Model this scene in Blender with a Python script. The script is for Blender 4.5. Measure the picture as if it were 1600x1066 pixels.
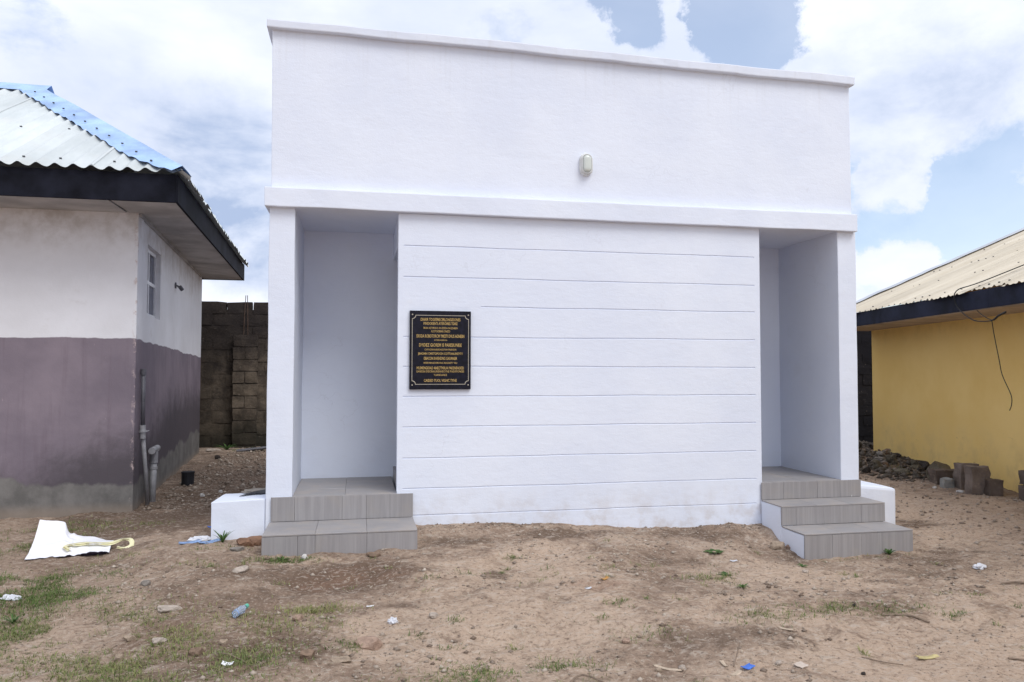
import bpy, bmesh, math, random
import numpy as np
from mathutils import Vector, Matrix, noise as mnoise

random.seed(7)
rng = np.random.default_rng(11)
sc = bpy.context.scene
for o in list(bpy.data.objects):
    bpy.data.objects.remove(o)

# ------------------------------------------------------------------ camera, sky, sun, exposure
R_ = math.radians
cam_d = bpy.data.cameras.new("camera")
cam_d.sensor_width = 36.0
cam_d.lens = 36.0 * 1184.45 / 1600.0
cam_d.clip_end = 2000.0
cam_o = bpy.data.objects.new("camera", cam_d)
sc.collection.objects.link(cam_o)
YAW, PIT, ROL = R_(11.463), R_(2.242), R_(0.08)
cam_o.matrix_world = (Matrix.Translation((0.7418, -6.598, 1.0486)) @ Matrix.Rotation(-YAW, 4, 'Z')
                      @ Matrix.Rotation(math.pi / 2 + PIT, 4, 'X') @ Matrix.Rotation(ROL, 4, 'Z'))
sc.camera = cam_o

SUN_DIR = Vector((0.36, -0.62, 1.0)).normalized()        # towards the sun
SUN_EL = math.asin(SUN_DIR.z)
SUN_ROT = math.atan2(SUN_DIR.x, SUN_DIR.y)
sun_d = bpy.data.lights.new("sun", 'SUN')
sun_d.energy = 1.5
sun_d.angle = R_(32.0)
sun_d.color = (1.0, 0.98, 0.95)
sun_o = bpy.data.objects.new("sun", sun_d)
sun_o.rotation_euler = SUN_DIR.to_track_quat('Z', 'Y').to_euler()
sc.collection.objects.link(sun_o)

sc.view_settings.view_transform = 'Standard'
sc.view_settings.look = 'None'
sc.view_settings.exposure = 0.38
sc.view_settings.gamma = 1.0
sc.view_settings.use_curve_mapping = False
sc.render.engine = 'CYCLES'
sc.cycles.use_denoising = True
sc.cycles.max_bounces = 12
sc.cycles.diffuse_bounces = 10

world = bpy.data.worlds.new("World")
sc.world = world
world.use_nodes = True


class NT:
    """small helper to write node trees"""
    def __init__(self, tree):
        self.t = tree
        tree.nodes.clear()

    def n(self, kind, inp=None, **kw):
        nd = self.t.nodes.new(kind)
        for k, v in kw.items():
            setattr(nd, k, v)
        for k, v in (inp or {}).items():
            s = nd.inputs[k]
            if isinstance(v, bpy.types.NodeSocket):
                self.t.links.new(v, s)
            else:
                s.default_value = v
        return nd

    def math(self, op, a, b=0.0, clamp=False):
        return self.n('ShaderNodeMath', {0: a, 1: b}, operation=op, use_clamp=clamp).outputs[0]

    def vmath(self, op, a, b=(0, 0, 0)):
        nd = self.n('ShaderNodeVectorMath', {0: a, 1: b}, operation=op)
        return nd.outputs[1] if op in ('DOT_PRODUCT', 'LENGTH', 'DISTANCE') else nd.outputs[0]

    def ramp(self, fac, lo, hi, a=0.0, b=1.0, smooth=True):
        nd = self.n('ShaderNodeMapRange', {0: fac, 1: lo, 2: hi, 3: a, 4: b})
        nd.interpolation_type = 'SMOOTHSTEP' if smooth else 'LINEAR'
        return nd.outputs[0]

    def mix(self, fac, a, b, blend='MIX'):
        nd = self.n('ShaderNodeMix', {0: fac}, data_type='RGBA', blend_type=blend)
        for i, v in ((6, a), (7, b)):
            s = nd.inputs[i]
            if isinstance(v, bpy.types.NodeSocket):
                self.t.links.new(v, s)
            else:
                s.default_value = (v[0], v[1], v[2], 1.0)
        return nd.outputs[2]

    def noise(self, vec, scale, detail=4.0, rough=0.55, dist=0.0):
        return self.n('ShaderNodeTexNoise', {'Vector': vec, 'Scale': scale, 'Detail': detail, 'Roughness': rough, 'Distortion': dist}).outputs[0]


def build_world():
    w = NT(world.node_tree)
    d = w.n('ShaderNodeTexCoord').outputs['Generated']
    sky = w.n('ShaderNodeTexSky', sky_type='NISHITA', sun_disc=False)
    sky.sun_elevation = SUN_EL
    sky.sun_rotation = SUN_ROT
    sky.air_density = 1.0
    sky.dust_density = 1.2
    blue = w.vmath('SCALE', sky.outputs[0])
    blue.node.inputs['Scale'].default_value = 0.15
    # cloud deck: the view direction projected on a flat layer
    sx = w.n('ShaderNodeSeparateXYZ', {0: d})
    hz = w.math('ADD', w.math('MAXIMUM', sx.outputs[2], 0.0), 0.22)
    proj = w.n('ShaderNodeCombineXYZ', {0: w.math('DIVIDE', sx.outputs[0], hz), 1: w.math('DIVIDE', sx.outputs[1], hz), 2: 0.0}).outputs[0]
    proj = w.vmath('ADD', proj, (3.1, 1.7, 0.4))
    big = w.noise(proj, 0.75, 9.0, 0.56, 0.15)
    puff = w.noise(w.vmath('ADD', w.vmath('MULTIPLY', d, (1.0, 1.0, 1.9)), (2.0, 5.0, 1.0)), 4.2, 9.0, 0.6, 0.2)
    cov = w.math('ADD', w.math('MULTIPLY', big, 0.55), w.math('MULTIPLY', puff, 0.55))

    wob = w.n('ShaderNodeTexNoise', {'Vector': d, 'Scale': 5.0, 'Detail': 10.0, 'Roughness': 0.66}).outputs['Color']
    dw = w.vmath('NORMALIZE', w.vmath('ADD', d, w.vmath('MULTIPLY', w.vmath('SUBTRACT', wob, (0.5, 0.5, 0.5)), (0.24, 0.24, 0.17))))

    def lobe(dirv, c0, c1):
        v = Vector(dirv).normalized()
        return w.ramp(w.vmath('DOT_PRODUCT', dw, tuple(v)), math.cos(R_(c1)), math.cos(R_(c0)))
    gaps = None
    for dirv, c1, amt in (((0.440, 0.806, 0.405), 4.0, 0.24), ((0.418, 0.80, 0.44), 3.4, 0.16), ((0.655, 0.74, 0.165), 6.0, 0.17), ((0.70, 0.69, 0.20), 5.5, 0.16), ((0.622, 0.757, 0.213), 3.6, -0.20), ((0.618, 0.777, 0.122), 3.0, -0.22), ((0.61, 0.735, 0.29), 5.0, -0.12),
                          ((0.318, 0.852, 0.425), 2.8, 0.15), ((0.595, 0.765, 0.235), 4.0, 0.15), ((0.615, 0.775, 0.165), 3.0, 0.14), ((0.62, 0.775, 0.07), 4.0, 0.10), ((-0.36, 0.86, 0.36), 5.0, 0.14)):
        g = w.math('MULTIPLY', lobe(dirv, 0.0, c1), amt)
        gaps = g if gaps is None else w.math('ADD', gaps, g)
    cov = w.math('SUBTRACT', cov, gaps)
    mask = w.ramp(cov, 0.30, 0.47)
    veil = w.math('MAXIMUM', mask, 0.38)
    # grey undersides of the thicker cloud
    sh = w.noise(w.vmath('ADD', w.vmath('MULTIPLY', d, (1.0, 1.0, 1.8)), (7.3, 1.2, 4.0)), 2.6, 6.0, 0.55, 0.3)
    grey = w.math('MULTIPLY', w.ramp(sh, 0.38, 0.70), 0.46)
    for dirv, c1, amt in (((-0.145, 0.965, 0.215), 9.5, 0.85), ((-0.12, 0.97, 0.16), 6.0, 0.25), ((-0.30, 0.92, 0.25), 7.0, 0.30), ((0.605, 0.767, 0.196), 3.6, 0.45), ((0.60, 0.735, 0.31), 9.0, 0.34), ((0.66, 0.70, 0.27), 6.0, 0.25)):
        gl = w.math('MULTIPLY', lobe(dirv, 0.0, c1), amt)
        grey = w.math('ADD', grey, w.math('MULTIPLY', gl, w.ramp(puff, 0.60, 0.34, 0.12, 1.0)), True)
    cloud = w.mix(grey, (0.82, 0.85, 0.94), (0.36, 0.445, 0.625))
    col = w.mix(veil, blue, cloud)
    bg = w.n('ShaderNodeBackground', {'Color': col, 'Strength': 1.0})
    out = w.n('ShaderNodeOutputWorld', {'Surface': bg.outputs[0]})


build_world()

# ------------------------------------------------------------------ mesh helpers
COL = sc.collection


class MB:
    """collects polygons; coordinates are world metres"""
    def __init__(self):
        self.v, self.f, self.m = [], [], []

    def add(self, verts, faces, mi=0):
        b = len(self.v)
        self.v += [tuple(map(float, q)) for q in verts]
        self.f += [tuple(b + i for i in fc) for fc in faces]
        self.m += [mi] * len(faces)
        return self

    def box(self, x0, x1, y0, y1, z0, z1, mi=0):
        return self.hexa([(x0, y0, z0), (x1, y0, z0), (x1, y1, z0), (x0, y1, z0), (x0, y0, z1), (x1, y0, z1), (x1, y1, z1), (x0, y1, z1)], mi)

    def hexa(self, p, mi=0):
        return self.add(p, [(0, 3, 2, 1), (4, 5, 6, 7), (0, 1, 5, 4), (1, 2, 6, 5), (2, 3, 7, 6), (3, 0, 4, 7)], mi)

    def quad(self, a, b, c, d, mi=0):
        return self.add([a, b, c, d], [(0, 1, 2, 3)], mi)

    def prism(self, poly, vec, mi=0):
        n = len(poly)
        vec = Vector(vec)
        top = [tuple(Vector(q) + vec) for q in poly]
        fs = [tuple(range(n - 1, -1, -1)), tuple(range(n, 2 * n))] + [(i, (i + 1) % n, n + (i + 1) % n, n + i) for i in range(n)]
        return self.add(list(poly) + top, fs, mi)

    def tube(self, pts, r, n=8, caps=True, mi=0):
        pts = [Vector(q) for q in pts]
        rs = r if isinstance(r, (list, tuple)) else [r] * len(pts)
        rings, ref = [], None
        for i, q in enumerate(pts):
            t = (pts[min(i + 1, len(pts) - 1)] - pts[max(i - 1, 0)]).normalized()
            if ref is None:
                ref = t.orthogonal().normalized()
            ref = (ref - t * ref.dot(t)).normalized()
            b = t.cross(ref)
            rings.append([q + (ref * math.cos(2 * math.pi * k / n) + b * math.sin(2 * math.pi * k / n)) * rs[i] for k in range(n)])
        vs = [v for rg in rings for v in rg]
        fs = []
        for i in range(len(pts) - 1):
            for k in range(n):
                fs.append((i * n + k, i * n + (k + 1) % n, (i + 1) * n + (k + 1) % n, (i + 1) * n + k))
        if caps:
            fs.append(tuple(range(n - 1, -1, -1)))
            fs.append(tuple((len(pts) - 1) * n + k for k in range(n)))
        return self.add(vs, fs, mi)

    def mesh(self, name, mats, origin=(0, 0, 0), smooth=False, bevel=0.0, segs=2, fix=True, sub=0.0):
        me = bpy.data.meshes.new(name)
        ox, oy, oz = origin
        me.from_pydata([(a - ox, b - oy, c - oz) for a, b, c in self.v], [], self.f)
        for mm in (mats if isinstance(mats, (list, tuple)) else [mats]):
            me.materials.append(mm)
        me.polygons.foreach_set('material_index', self.m)
        if fix or bevel:
            bm = bmesh.new()
            bm.from_mesh(me)
            if fix:
                bmesh.ops.recalc_face_normals(bm, faces=bm.faces)
            if bevel:
                bmesh.ops.bevel(bm, geom=[e for e in bm.edges if e.is_manifold and e.calc_face_angle(0) > 0.5], offset=bevel, segments=segs, profile=0.6, affect='EDGES', clamp_overlap=True)
            bm.to_mesh(me)
            bm.free()
        me.polygons.foreach_set('use_smooth', [smooth] * len(me.polygons))
        me.update()
        return me


def put(name, me, parent=None, loc=(0, 0, 0), rot=(0, 0, 0), scale=(1, 1, 1)):
    o = bpy.data.objects.new(name, me)
    COL.objects.link(o)
    o.location, o.rotation_euler, o.scale = loc, rot, scale
    if parent is not None:
        o.parent = parent
    return o


def root_of(o):
    p = Vector((0, 0, 0))
    while o is not None:
        p += o.location
        o = o.parent
    return p


def part(name, mb, mats, parent, smooth=False, bevel=0.0, label=None, **kw):
    """mesh in world coordinates, stored relative to the (unrotated) parent chain"""
    o = put(name, mb.mesh(name, mats, origin=root_of(parent), smooth=smooth, bevel=bevel, **kw), parent)
    if label:
        o['label'] = label
    return o


def thing(name, label, cat, loc=(0, 0, 0), group=None):
    o = put(name, None, None, loc)
    return tag(o, label, cat, group)


def tag(o, label=None, cat=None, group=None, kind=None):
    if label: o['label'] = label
    if cat: o['category'] = cat
    if group: o['group'] = group
    if kind: o['kind'] = kind
    return o


# ------------------------------------------------------------------ materials
def material(name, build):
    m = bpy.data.materials.new(name)
    m.use_nodes = True
    t = NT(m.node_tree)
    bs = t.n('ShaderNodeBsdfPrincipled')
    t.n('ShaderNodeOutputMaterial', {'Surface': bs.outputs[0]})
    build(t, bs, t.n('ShaderNodeTexCoord').outputs['Object'])
    return m


def setb(t, bs, color=None, rough=None, bump=None, bump_str=0.3, dist=0.01, metal=None, spec=None):
    def s(k, v):
        if isinstance(v, bpy.types.NodeSocket):
            t.t.links.new(v, bs.inputs[k])
        elif k == 'Base Color':
            bs.inputs[k].default_value = (v[0], v[1], v[2], 1)
        else:
            bs.inputs[k].default_value = v
    if color is not None: s('Base Color', color)
    if rough is not None: s('Roughness', rough)
    if metal is not None: s('Metallic', metal)
    if spec is not None: s('Specular IOR Level', spec)
    if bump is not None:
        b = t.n('ShaderNodeBump', {'Height': bump, 'Strength': bump_str, 'Distance': dist})
        t.t.links.new(b.outputs[0], bs.inputs['Normal'])


def xyz(t, co):
    return t.n('ShaderNodeSeparateXYZ', {0: co}).outputs


def scl(t, co, s):
    return t.vmath('MULTIPLY', co, s)


def simple(name, col, rough=0.7, var=0.15, scale=12.0, bump=0.25, metal=0.0, dist=0.004, spec=0.4):
    def f(t, bs, co):
        n1 = t.noise(co, scale, 5, 0.6)
        n2 = t.noise(co, scale * 7, 3, 0.6)
        c = t.mix(t.ramp(n1, 0.3, 0.7), tuple(k * (1 - var) for k in col), tuple(min(1, k * (1 + var)) for k in col))
        setb(t, bs, c, rough, t.math('ADD', n1, t.math('MULTIPLY', n2, 0.4)), bump, dist, metal, spec)
    return material(name, f)


def m_white_render(t, bs, co):
    s = xyz(t, co)
    n_big = t.noise(co, 0.9, 5, 0.6)
    n_mid = t.noise(scl(t, co, (1, 1, 1.6)), 7.0, 5, 0.6)
    n_fine = t.noise(co, 90.0, 4, 0.65)
    c = t.mix(t.ramp(n_big, 0.35, 0.68), (0.705, 0.752, 0.860), (0.755, 0.798, 0.89))
    c = t.mix(t.math('MULTIPLY', t.ramp(n_mid, 0.55, 0.8), 0.25), c, (0.70, 0.71, 0.755))
    # rain splash and soil dust close to the ground
    low = t.math('MULTIPLY', t.ramp(s[2], 0.12, -0.42), t.ramp(t.noise(co, 5.0, 6, 0.65), 0.42, 0.68))
    c = t.mix(t.math('MULTIPLY', low, 0.55), c, (0.50, 0.44, 0.39))
    streak = t.noise(scl(t, co, (9.0, 9.0, 0.35)), 2.0, 4, 0.6)
    top = t.math('MULTIPLY', t.ramp(s[2], 3.2, 3.9), t.ramp(streak, 0.5, 0.75))
    c = t.mix(t.math('MULTIPLY', top, 0.20), c, (0.56, 0.57, 0.60))
    # small filled patches where the plaster was made good
    vo = t.n('ShaderNodeTexVoronoi', {'Vector': co, 'Scale': 0.75}, feature='F1')
    spot = t.math('MULTIPLY', t.ramp(t.math('ADD', vo.outputs[0], t.math('MULTIPLY', n_mid, 0.15)), 0.16, 0.09), t.ramp(n_big, 0.5, 0.56))
    c = t.mix(t.math('MULTIPLY', spot, 0.14), c, (0.60, 0.61, 0.645))
    trow = t.noise(scl(t, co, (5.0, 5.0, 17.0)), 1.6, 5, 0.62, 0.7)
    pits = t.ramp(t.noise(co, 26.0, 4, 0.7), 0.66, 0.74)
    h = t.math('ADD', t.math('MULTIPLY', n_fine, 0.34), t.math('ADD', t.math('MULTIPLY', n_mid, 0.9), t.math('MULTIPLY', n_big, 1.6)))
    h = t.math('ADD', h, t.math('SUBTRACT', t.math('MULTIPLY', trow, 0.38), t.math('MULTIPLY', pits, 0.20)))
    # hairline cracks and faint scuffs
    ck = t.n('ShaderNodeTexVoronoi', {'Vector': t.vmath('ADD', co, t.vmath('SCALE', t.n('ShaderNodeTexNoise', {'Vector': co, 'Scale': 3.0, 'Detail': 5.0}).outputs['Color'])), 'Scale': 0.9}, feature='DISTANCE_TO_EDGE')
    ckm = t.math('MULTIPLY', t.ramp(ck.outputs[0], 0.006, 0.001), t.ramp(t.noise(co, 1.3, 3, 0.5), 0.56, 0.62))
    c = t.mix(t.math('MULTIPLY', ckm, 0.16), c, (0.42, 0.42, 0.46))
    scf = t.math('MULTIPLY', t.ramp(t.noise(scl(t, co, (3.0, 3.0, 8.0)), 2.3, 7, 0.72, 0.6), 0.60, 0.74), 0.13)
    c = t.mix(scf, c, (0.60, 0.60, 0.64))
    h = t.math('ADD', h, t.math('MULTIPLY', spot, 0.35))
    setb(t, bs, c, 0.62, h, 0.34, 0.010, spec=0.3)


def m_tile(axis):
    def f(t, bs, co):
        rnd = t.n('ShaderNodeObjectInfo').outputs['Random']
        off = t.vmath('ADD', co, t.n('ShaderNodeCombineXYZ', {0: t.math('MULTIPLY', rnd, 37.0), 1: t.math('MULTIPLY', rnd, 11.0), 2: 0.0}).outputs[0])
        st = (34.0, 34.0, 1.2) if axis == 'z' else (1.2, 34.0, 34.0)
        g1 = t.noise(scl(t, off, st), 1.0, 6, 0.62, 0.25)
        g2 = t.noise(scl(t, off, tuple(k * 3.2 for k in st)), 1.0, 3, 0.6)
        blot = t.noise(off, 6.0, 4, 0.55)
        c = t.mix(t.ramp(g1, 0.33, 0.68), (0.270, 0.258, 0.262), (0.325, 0.312, 0.314))
        c = t.mix(t.math('MULTIPLY', t.ramp(g2, 0.55, 0.8), 0.28), c, (0.385, 0.372, 0.365))
        c = t.mix(t.math('MULTIPLY', t.ramp(blot, 0.48, 0.72), 0.30), c, (0.34, 0.305, 0.27))
        tint = t.math('ADD', 0.955, t.math('MULTIPLY', rnd, 0.09))
        c = t.mix(1.0, c, t.n('ShaderNodeCombineColor', {0: tint, 1: tint, 2: tint}).outputs[0], 'MULTIPLY')
        # spots of white paint dropped on the tiles
        dr = t.noise(scl(t, off, (14.0, 14.0, 5.0)), 1.6, 2, 0.5)
        c = t.mix(t.math('MULTIPLY', t.ramp(dr, 0.765, 0.79), 0.75), c, (0.74, 0.74, 0.76))
        # soil dust
        if axis == 'x':
            c = t.mix(t.math('MULTIPLY', t.ramp(t.noise(off, 3.0, 6, 0.65), 0.42, 0.7), 0.38), c, (0.42, 0.36, 0.31))
        setb(t, bs, c, t.ramp(g1, 0.2, 0.8, 0.42, 0.6), t.math('ADD', g1, t.math('MULTIPLY', g2, 0.4)), 0.12, 0.002, spec=0.35)
    return f


def m_old_house(t, bs, co):
    # object coordinates: origin at the front right corner of the house, on the ground
    s = xyz(t, co)
    nb = t.noise(co, 1.1, 5, 0.6)
    nm = t.noise(co, 4.5, 6, 0.65)
    nf = t.noise(co, 60.0, 4, 0.6)
    vst = t.noise(scl(t, co, (7.0, 7.0, 0.5)), 1.6, 5, 0.65)
    # white limewash, dirty under the eaves and above the old damp
    white = t.mix(t.ramp(nb, 0.3, 0.7), (0.70, 0.695, 0.715), (0.79, 0.79, 0.82))
    grime = t.math('MULTIPLY', t.ramp(t.math('ADD', s[2], t.math('MULTIPLY', nb, 0.7)), 2.75, 3.5), t.ramp(nm, 0.36, 0.66))
    white = t.mix(t.math('MULTIPLY', grime, 0.52), white, (0.36, 0.315, 0.27))
    white = t.mix(t.math('MULTIPLY', t.ramp(nm, 0.58, 0.78), 0.35), white, (0.49, 0.46, 0.43))
    # dado
    dado = t.mix(t.ramp(nb, 0.32, 0.7), (0.185, 0.155, 0.185), (0.262, 0.218, 0.250))
    dado = t.mix(t.math('MULTIPLY', t.ramp(vst, 0.5, 0.75), 0.45), dado, (0.15, 0.115, 0.14))
    fleck = t.noise(scl(t, co, (30.0, 30.0, 9.0)), 1.0, 3, 0.6)
    dado = t.mix(t.math('MULTIPLY', t.ramp(fleck, 0.70, 0.76), 0.5), dado, (0.42, 0.34, 0.36))
    # damp climbing from the ground
    y_side = t.math('MAXIMUM', s[1], 0.0)
    lev = t.math('ADD', t.math('MULTIPLY', t.ramp(s[0], -1.25, -0.15), 0.42), t.math('MULTIPLY', t.ramp(y_side, 0.2, 3.0), 0.35))
    damp_h = t.math('ADD', t.math('ADD', 0.22, lev), t.math('MULTIPLY', t.math('SUBTRACT', nm, 0.5), 0.75))
    damp = t.ramp(t.math('SUBTRACT', s[2], damp_h), 0.34, -0.18)
    dado = t.mix(t.math('MULTIPLY', damp, 0.86), dado, (0.075, 0.066, 0.074))
    bnd = t.math('ADD', t.math('SUBTRACT', 1.775, t.math('MULTIPLY', y_side, 0.018)), t.math('ADD', t.math('MULTIPLY', t.math('SUBTRACT', nb, 0.5), 0.09), t.math('MULTIPLY', t.math('SUBTRACT', nm, 0.5), 0.028)))
    c = t.mix(t.ramp(t.math('SUBTRACT', s[2], bnd), -0.006, 0.006), dado, white)
    # bare cement at the foot
    wav = t.noise(scl(t, co, (1.0, 1.0, 0.2)), 2.1, 4, 0.5)
    ch = t.math('ADD', 0.10, t.math('ADD', t.math('MULTIPLY', wav, 0.40), t.math('MULTIPLY', t.ramp(y_side, 0.5, 4.5), 0.12)))
    cem = t.mix(t.ramp(nm, 0.3, 0.7), (0.125, 0.120, 0.114), (0.205, 0.195, 0.185))
    cem = t.mix(t.math('MULTIPLY', t.ramp(s[2], 0.13, 0.0), 0.55), cem, (0.30, 0.235, 0.18))
    c = t.mix(t.ramp(t.math('SUBTRACT', s[2], t.math('ADD', ch, t.math('MULTIPLY', t.math('SUBTRACT', nm, 0.5), 0.10))), 0.030, -0.020), c, cem)
    # worn arris at the corner
    arr = t.math('MULTIPLY', t.ramp(t.math('ADD', t.math('ABSOLUTE', s[0]), t.math('ABSOLUTE', s[1])), 0.045, 0.01), t.ramp(t.noise(scl(t, co, (3, 3, 2.2)), 3.5, 7, 0.75), 0.52, 0.6))
    c = t.mix(t.math('MULTIPLY', arr, 0.8), c, (0.52, 0.42, 0.40))
    setb(t, bs, c, 0.8, t.math('ADD', t.math('MULTIPLY', nf, 0.3), nm), 0.35, 0.012, spec=0.2)


def m_yellow(t, bs, co):
    s = xyz(t, co)
    nb = t.noise(co, 0.8, 5, 0.6)
    nm = t.noise(co, 3.2, 6, 0.65)
    c = t.mix(t.ramp(nb, 0.3, 0.72), (0.79, 0.55, 0.19), (0.86, 0.63, 0.25))
    lowd = t.math('MULTIPLY', t.ramp(s[2], 1.1, 0.0), t.ramp(nm, 0.42, 0.68))
    c = t.mix(t.math('MULTIPLY', lowd, 0.42), c, (0.50, 0.35, 0.16))
    scuff = t.noise(scl(t, co, (2.5, 2.5, 5.0)), 1.7, 6, 0.7, 1.4)
    sc_ = t.math('MULTIPLY', t.ramp(scuff, 0.63, 0.72), t.ramp(s[2], 1.25, 0.5))
    c = t.mix(t.math('MULTIPLY', sc_, 0.5), c, (0.30, 0.20, 0.12))
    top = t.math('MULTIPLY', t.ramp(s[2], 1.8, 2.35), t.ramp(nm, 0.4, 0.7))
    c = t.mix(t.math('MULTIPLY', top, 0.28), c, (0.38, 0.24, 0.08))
    setb(t, bs, c, 0.75, t.math('ADD', nm, t.math('MULTIPLY', t.noise(co, 55, 4, 0.6), 0.3)), 0.3, 0.01, spec=0.2)


def m_metal_sheet(ca, cb, rust, ratio):
    def f(t, bs, co):
        rnd = t.n('ShaderNodeObjectInfo').outputs['Random']
        off = t.vmath('ADD', co, t.n('ShaderNodeCombineXYZ', {0: t.math('MULTIPLY', rnd, 9.0), 1: t.math('MULTIPLY', rnd, 23.0), 2: 0.0}).outputs[0])
        n1 = t.noise(scl(t, off, ratio), 1.0, 6, 0.62)
        n2 = t.noise(off, 2.0, 5, 0.6)
        c = t.mix(t.ramp(n1, 0.3, 0.72), ca, cb)
        c = t.mix(t.math('MULTIPLY', t.ramp(n2, 0.52, 0.75), 0.35), c, rust)
        k = t.math('ADD', 0.90, t.math('MULTIPLY', rnd, 0.14))
        c = t.mix(1.0, c, t.n('ShaderNodeCombineColor', {0: k, 1: k, 2: k}).outputs[0], 'MULTIPLY')
        setb(t, bs, c, 0.5, n2, 0.1, 0.01, spec=0.4)
    return f


def m_block(t, bs, co):
    g = t.n('ShaderNodeNewGeometry').outputs['Position']
    s = xyz(t, g)
    rnd = t.n('ShaderNodeObjectInfo').outputs['Random']
    nb = t.noise(g, 0.9, 6, 0.65)
    nm = t.noise(g, 5.0, 6, 0.65)
    c = t.mix(t.ramp(nm, 0.3, 0.72), (0.060, 0.048, 0.038), (0.185, 0.148, 0.112))
    c = t.mix(t.math('MULTIPLY', t.ramp(t.noise(g, 2.2, 5, 0.7), 0.45, 0.62), 0.6), c, (0.045, 0.038, 0.034))
    c = t.mix(t.math('MULTIPLY', rnd, 0.30), c, (0.21, 0.17, 0.125))
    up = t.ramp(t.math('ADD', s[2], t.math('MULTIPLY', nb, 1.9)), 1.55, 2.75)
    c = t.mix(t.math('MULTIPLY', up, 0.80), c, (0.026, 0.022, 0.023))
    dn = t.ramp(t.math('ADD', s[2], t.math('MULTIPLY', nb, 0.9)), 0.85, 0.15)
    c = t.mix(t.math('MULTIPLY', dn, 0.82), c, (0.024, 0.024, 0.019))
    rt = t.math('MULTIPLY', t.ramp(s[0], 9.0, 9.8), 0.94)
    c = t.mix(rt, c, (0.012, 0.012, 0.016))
    lich = t.ramp(t.noise(g, 11.0, 5, 0.7), 0.64, 0.72)
    c = t.mix(t.math('MULTIPLY', lich, 0.35), c, (0.30, 0.26, 0.21))
    setb(t, bs, c, 0.92, t.math('ADD', nm, t.math('MULTIPLY', t.noise(g, 45, 4, 0.65), 0.6)), 0.7, 0.02, spec=0.1)


def m_ground(t, bs, co):
    s = xyz(t, co)
    at = t.n('ShaderNodeAttribute', attribute_name='soil').outputs
    a = t.n('ShaderNodeSeparateColor', {0: at[0]}).outputs      # R damp dark soil and painted shade, G reddish, B pale sand
    nb = t.noise(co, 1.1, 7, 0.64, 0.3)
    nm = t.noise(co, 5.5, 7, 0.66, 0.35)
    nf = t.noise(co, 34.0, 6, 0.7)
    ng = t.noise(co, 190.0, 3, 0.7)
    k = t.math('ADD', t.math('MULTIPLY', nb, 0.6), t.math('MULTIPLY', nm, 0.4))
    c = t.mix(t.ramp(k, 0.38, 0.60), (0.238, 0.166, 0.121), (0.445, 0.335, 0.254))
    sandy = t.ramp(t.math('ADD', a[2], t.math('MULTIPLY', t.math('SUBTRACT', nm, 0.5), 1.5)), 0.25, 0.75)
    c = t.mix(t.math('MULTIPLY', sandy, 0.85), c, t.mix(nb, (0.445, 0.325, 0.238), (0.58, 0.442, 0.337)))
    dk = t.ramp(t.math('ADD', a[0], t.math('MULTIPLY', t.math('SUBTRACT', nm, 0.5), 1.9)), 0.30, 0.80)
    c = t.mix(t.math('MULTIPLY', dk, 0.86), c, t.mix(nb, (0.098, 0.066, 0.047), (0.185, 0.127, 0.092)))
    red = t.ramp(t.math('ADD', a[1], t.math('MULTIPLY', t.math('SUBTRACT', nm, 0.5), 1.5)), 0.40, 0.95)
    c = t.mix(t.math('MULTIPLY', red, 0.42), c, (0.27, 0.155, 0.105))
    # pale dry crust in flakes
    fl = t.noise(scl(t, co, (1.0, 2.2, 1.0)), 9.0, 6, 0.7, 0.8)
    c = t.mix(t.math('MULTIPLY', t.ramp(fl, 0.54, 0.63), 0.50), c, (0.53, 0.455, 0.385))
    c = t.mix(t.math('MULTIPLY', t.ramp(fl, 0.45, 0.36), 0.50), c, (0.17, 0.120, 0.088))
    # fine grit, dust and old chips
    c = t.mix(t.math('MULTIPLY', t.ramp(nf, 0.53, 0.64), 0.45), c, (0.58, 0.495, 0.41))
    c = t.mix(t.math('MULTIPLY', t.ramp(nf, 0.47, 0.35), 0.58), c, (0.13, 0.092, 0.068))
    c = t.mix(t.math('MULTIPLY', t.ramp(ng, 0.62, 0.74), 0.5), c, (0.66, 0.59, 0.51))
    c = t.mix(t.math('MULTIPLY', t.ramp(ng, 0.38, 0.27), 0.5), c, (0.10, 0.07, 0.05))
    h = t.math('ADD', t.math('ADD', t.math('MULTIPLY', nm, 0.9), t.math('MULTIPLY', nf, 0.75)), t.math('ADD', t.math('MULTIPLY', ng, 0.22), t.math('MULTIPLY', fl, 0.5)))
    setb(t, bs, c, 0.95, h, 1.0, 0.026, spec=0.1)


def m_stone(col):
    def f(t, bs, co):
        rnd = t.n('ShaderNodeObjectInfo').outputs['Random']
        off = t.vmath('ADD', co, t.n('ShaderNodeCombineXYZ', {0: t.math('MULTIPLY', rnd, 20.0), 1: 0.0, 2: 0.0}).outputs[0])
        n1 = t.noise(off, 2.5, 6, 0.65)
        n2 = t.noise(off, 14.0, 5, 0.65)
        c = t.mix(t.ramp(n1, 0.3, 0.7), tuple(k * 0.68 for k in col), tuple(min(.9, k * 1.2) for k in col))
        c = t.mix(t.math('MULTIPLY', t.ramp(n2, 0.55, 0.75), 0.4), c, (0.40, 0.31, 0.23))
        setb(t, bs, c, 0.85, t.math('ADD', n1, t.math('MULTIPLY', n2, 0.5)), 0.5, 0.06, spec=0.2)
    return f


def m_leafy(col, col2, trans=0.25):
    def f(t, bs, co):
        at = t.n('ShaderNodeAttribute', attribute_name='tint').outputs[2]
        c = t.mix(at, col, col2)
        setb(t, bs, c, 0.65, spec=0.25)
        if trans:
            tr = t.n('ShaderNodeBsdfTranslucent', {'Color': c})
            mx = t.n('ShaderNodeMixShader', {0: trans, 1: bs.outputs[0], 2: tr.outputs[0]})
            outn = [n for n in t.t.nodes if n.type == 'OUTPUT_MATERIAL'][0]
            t.t.links.new(mx.outputs[0], outn.inputs[0])
    return f


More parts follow.
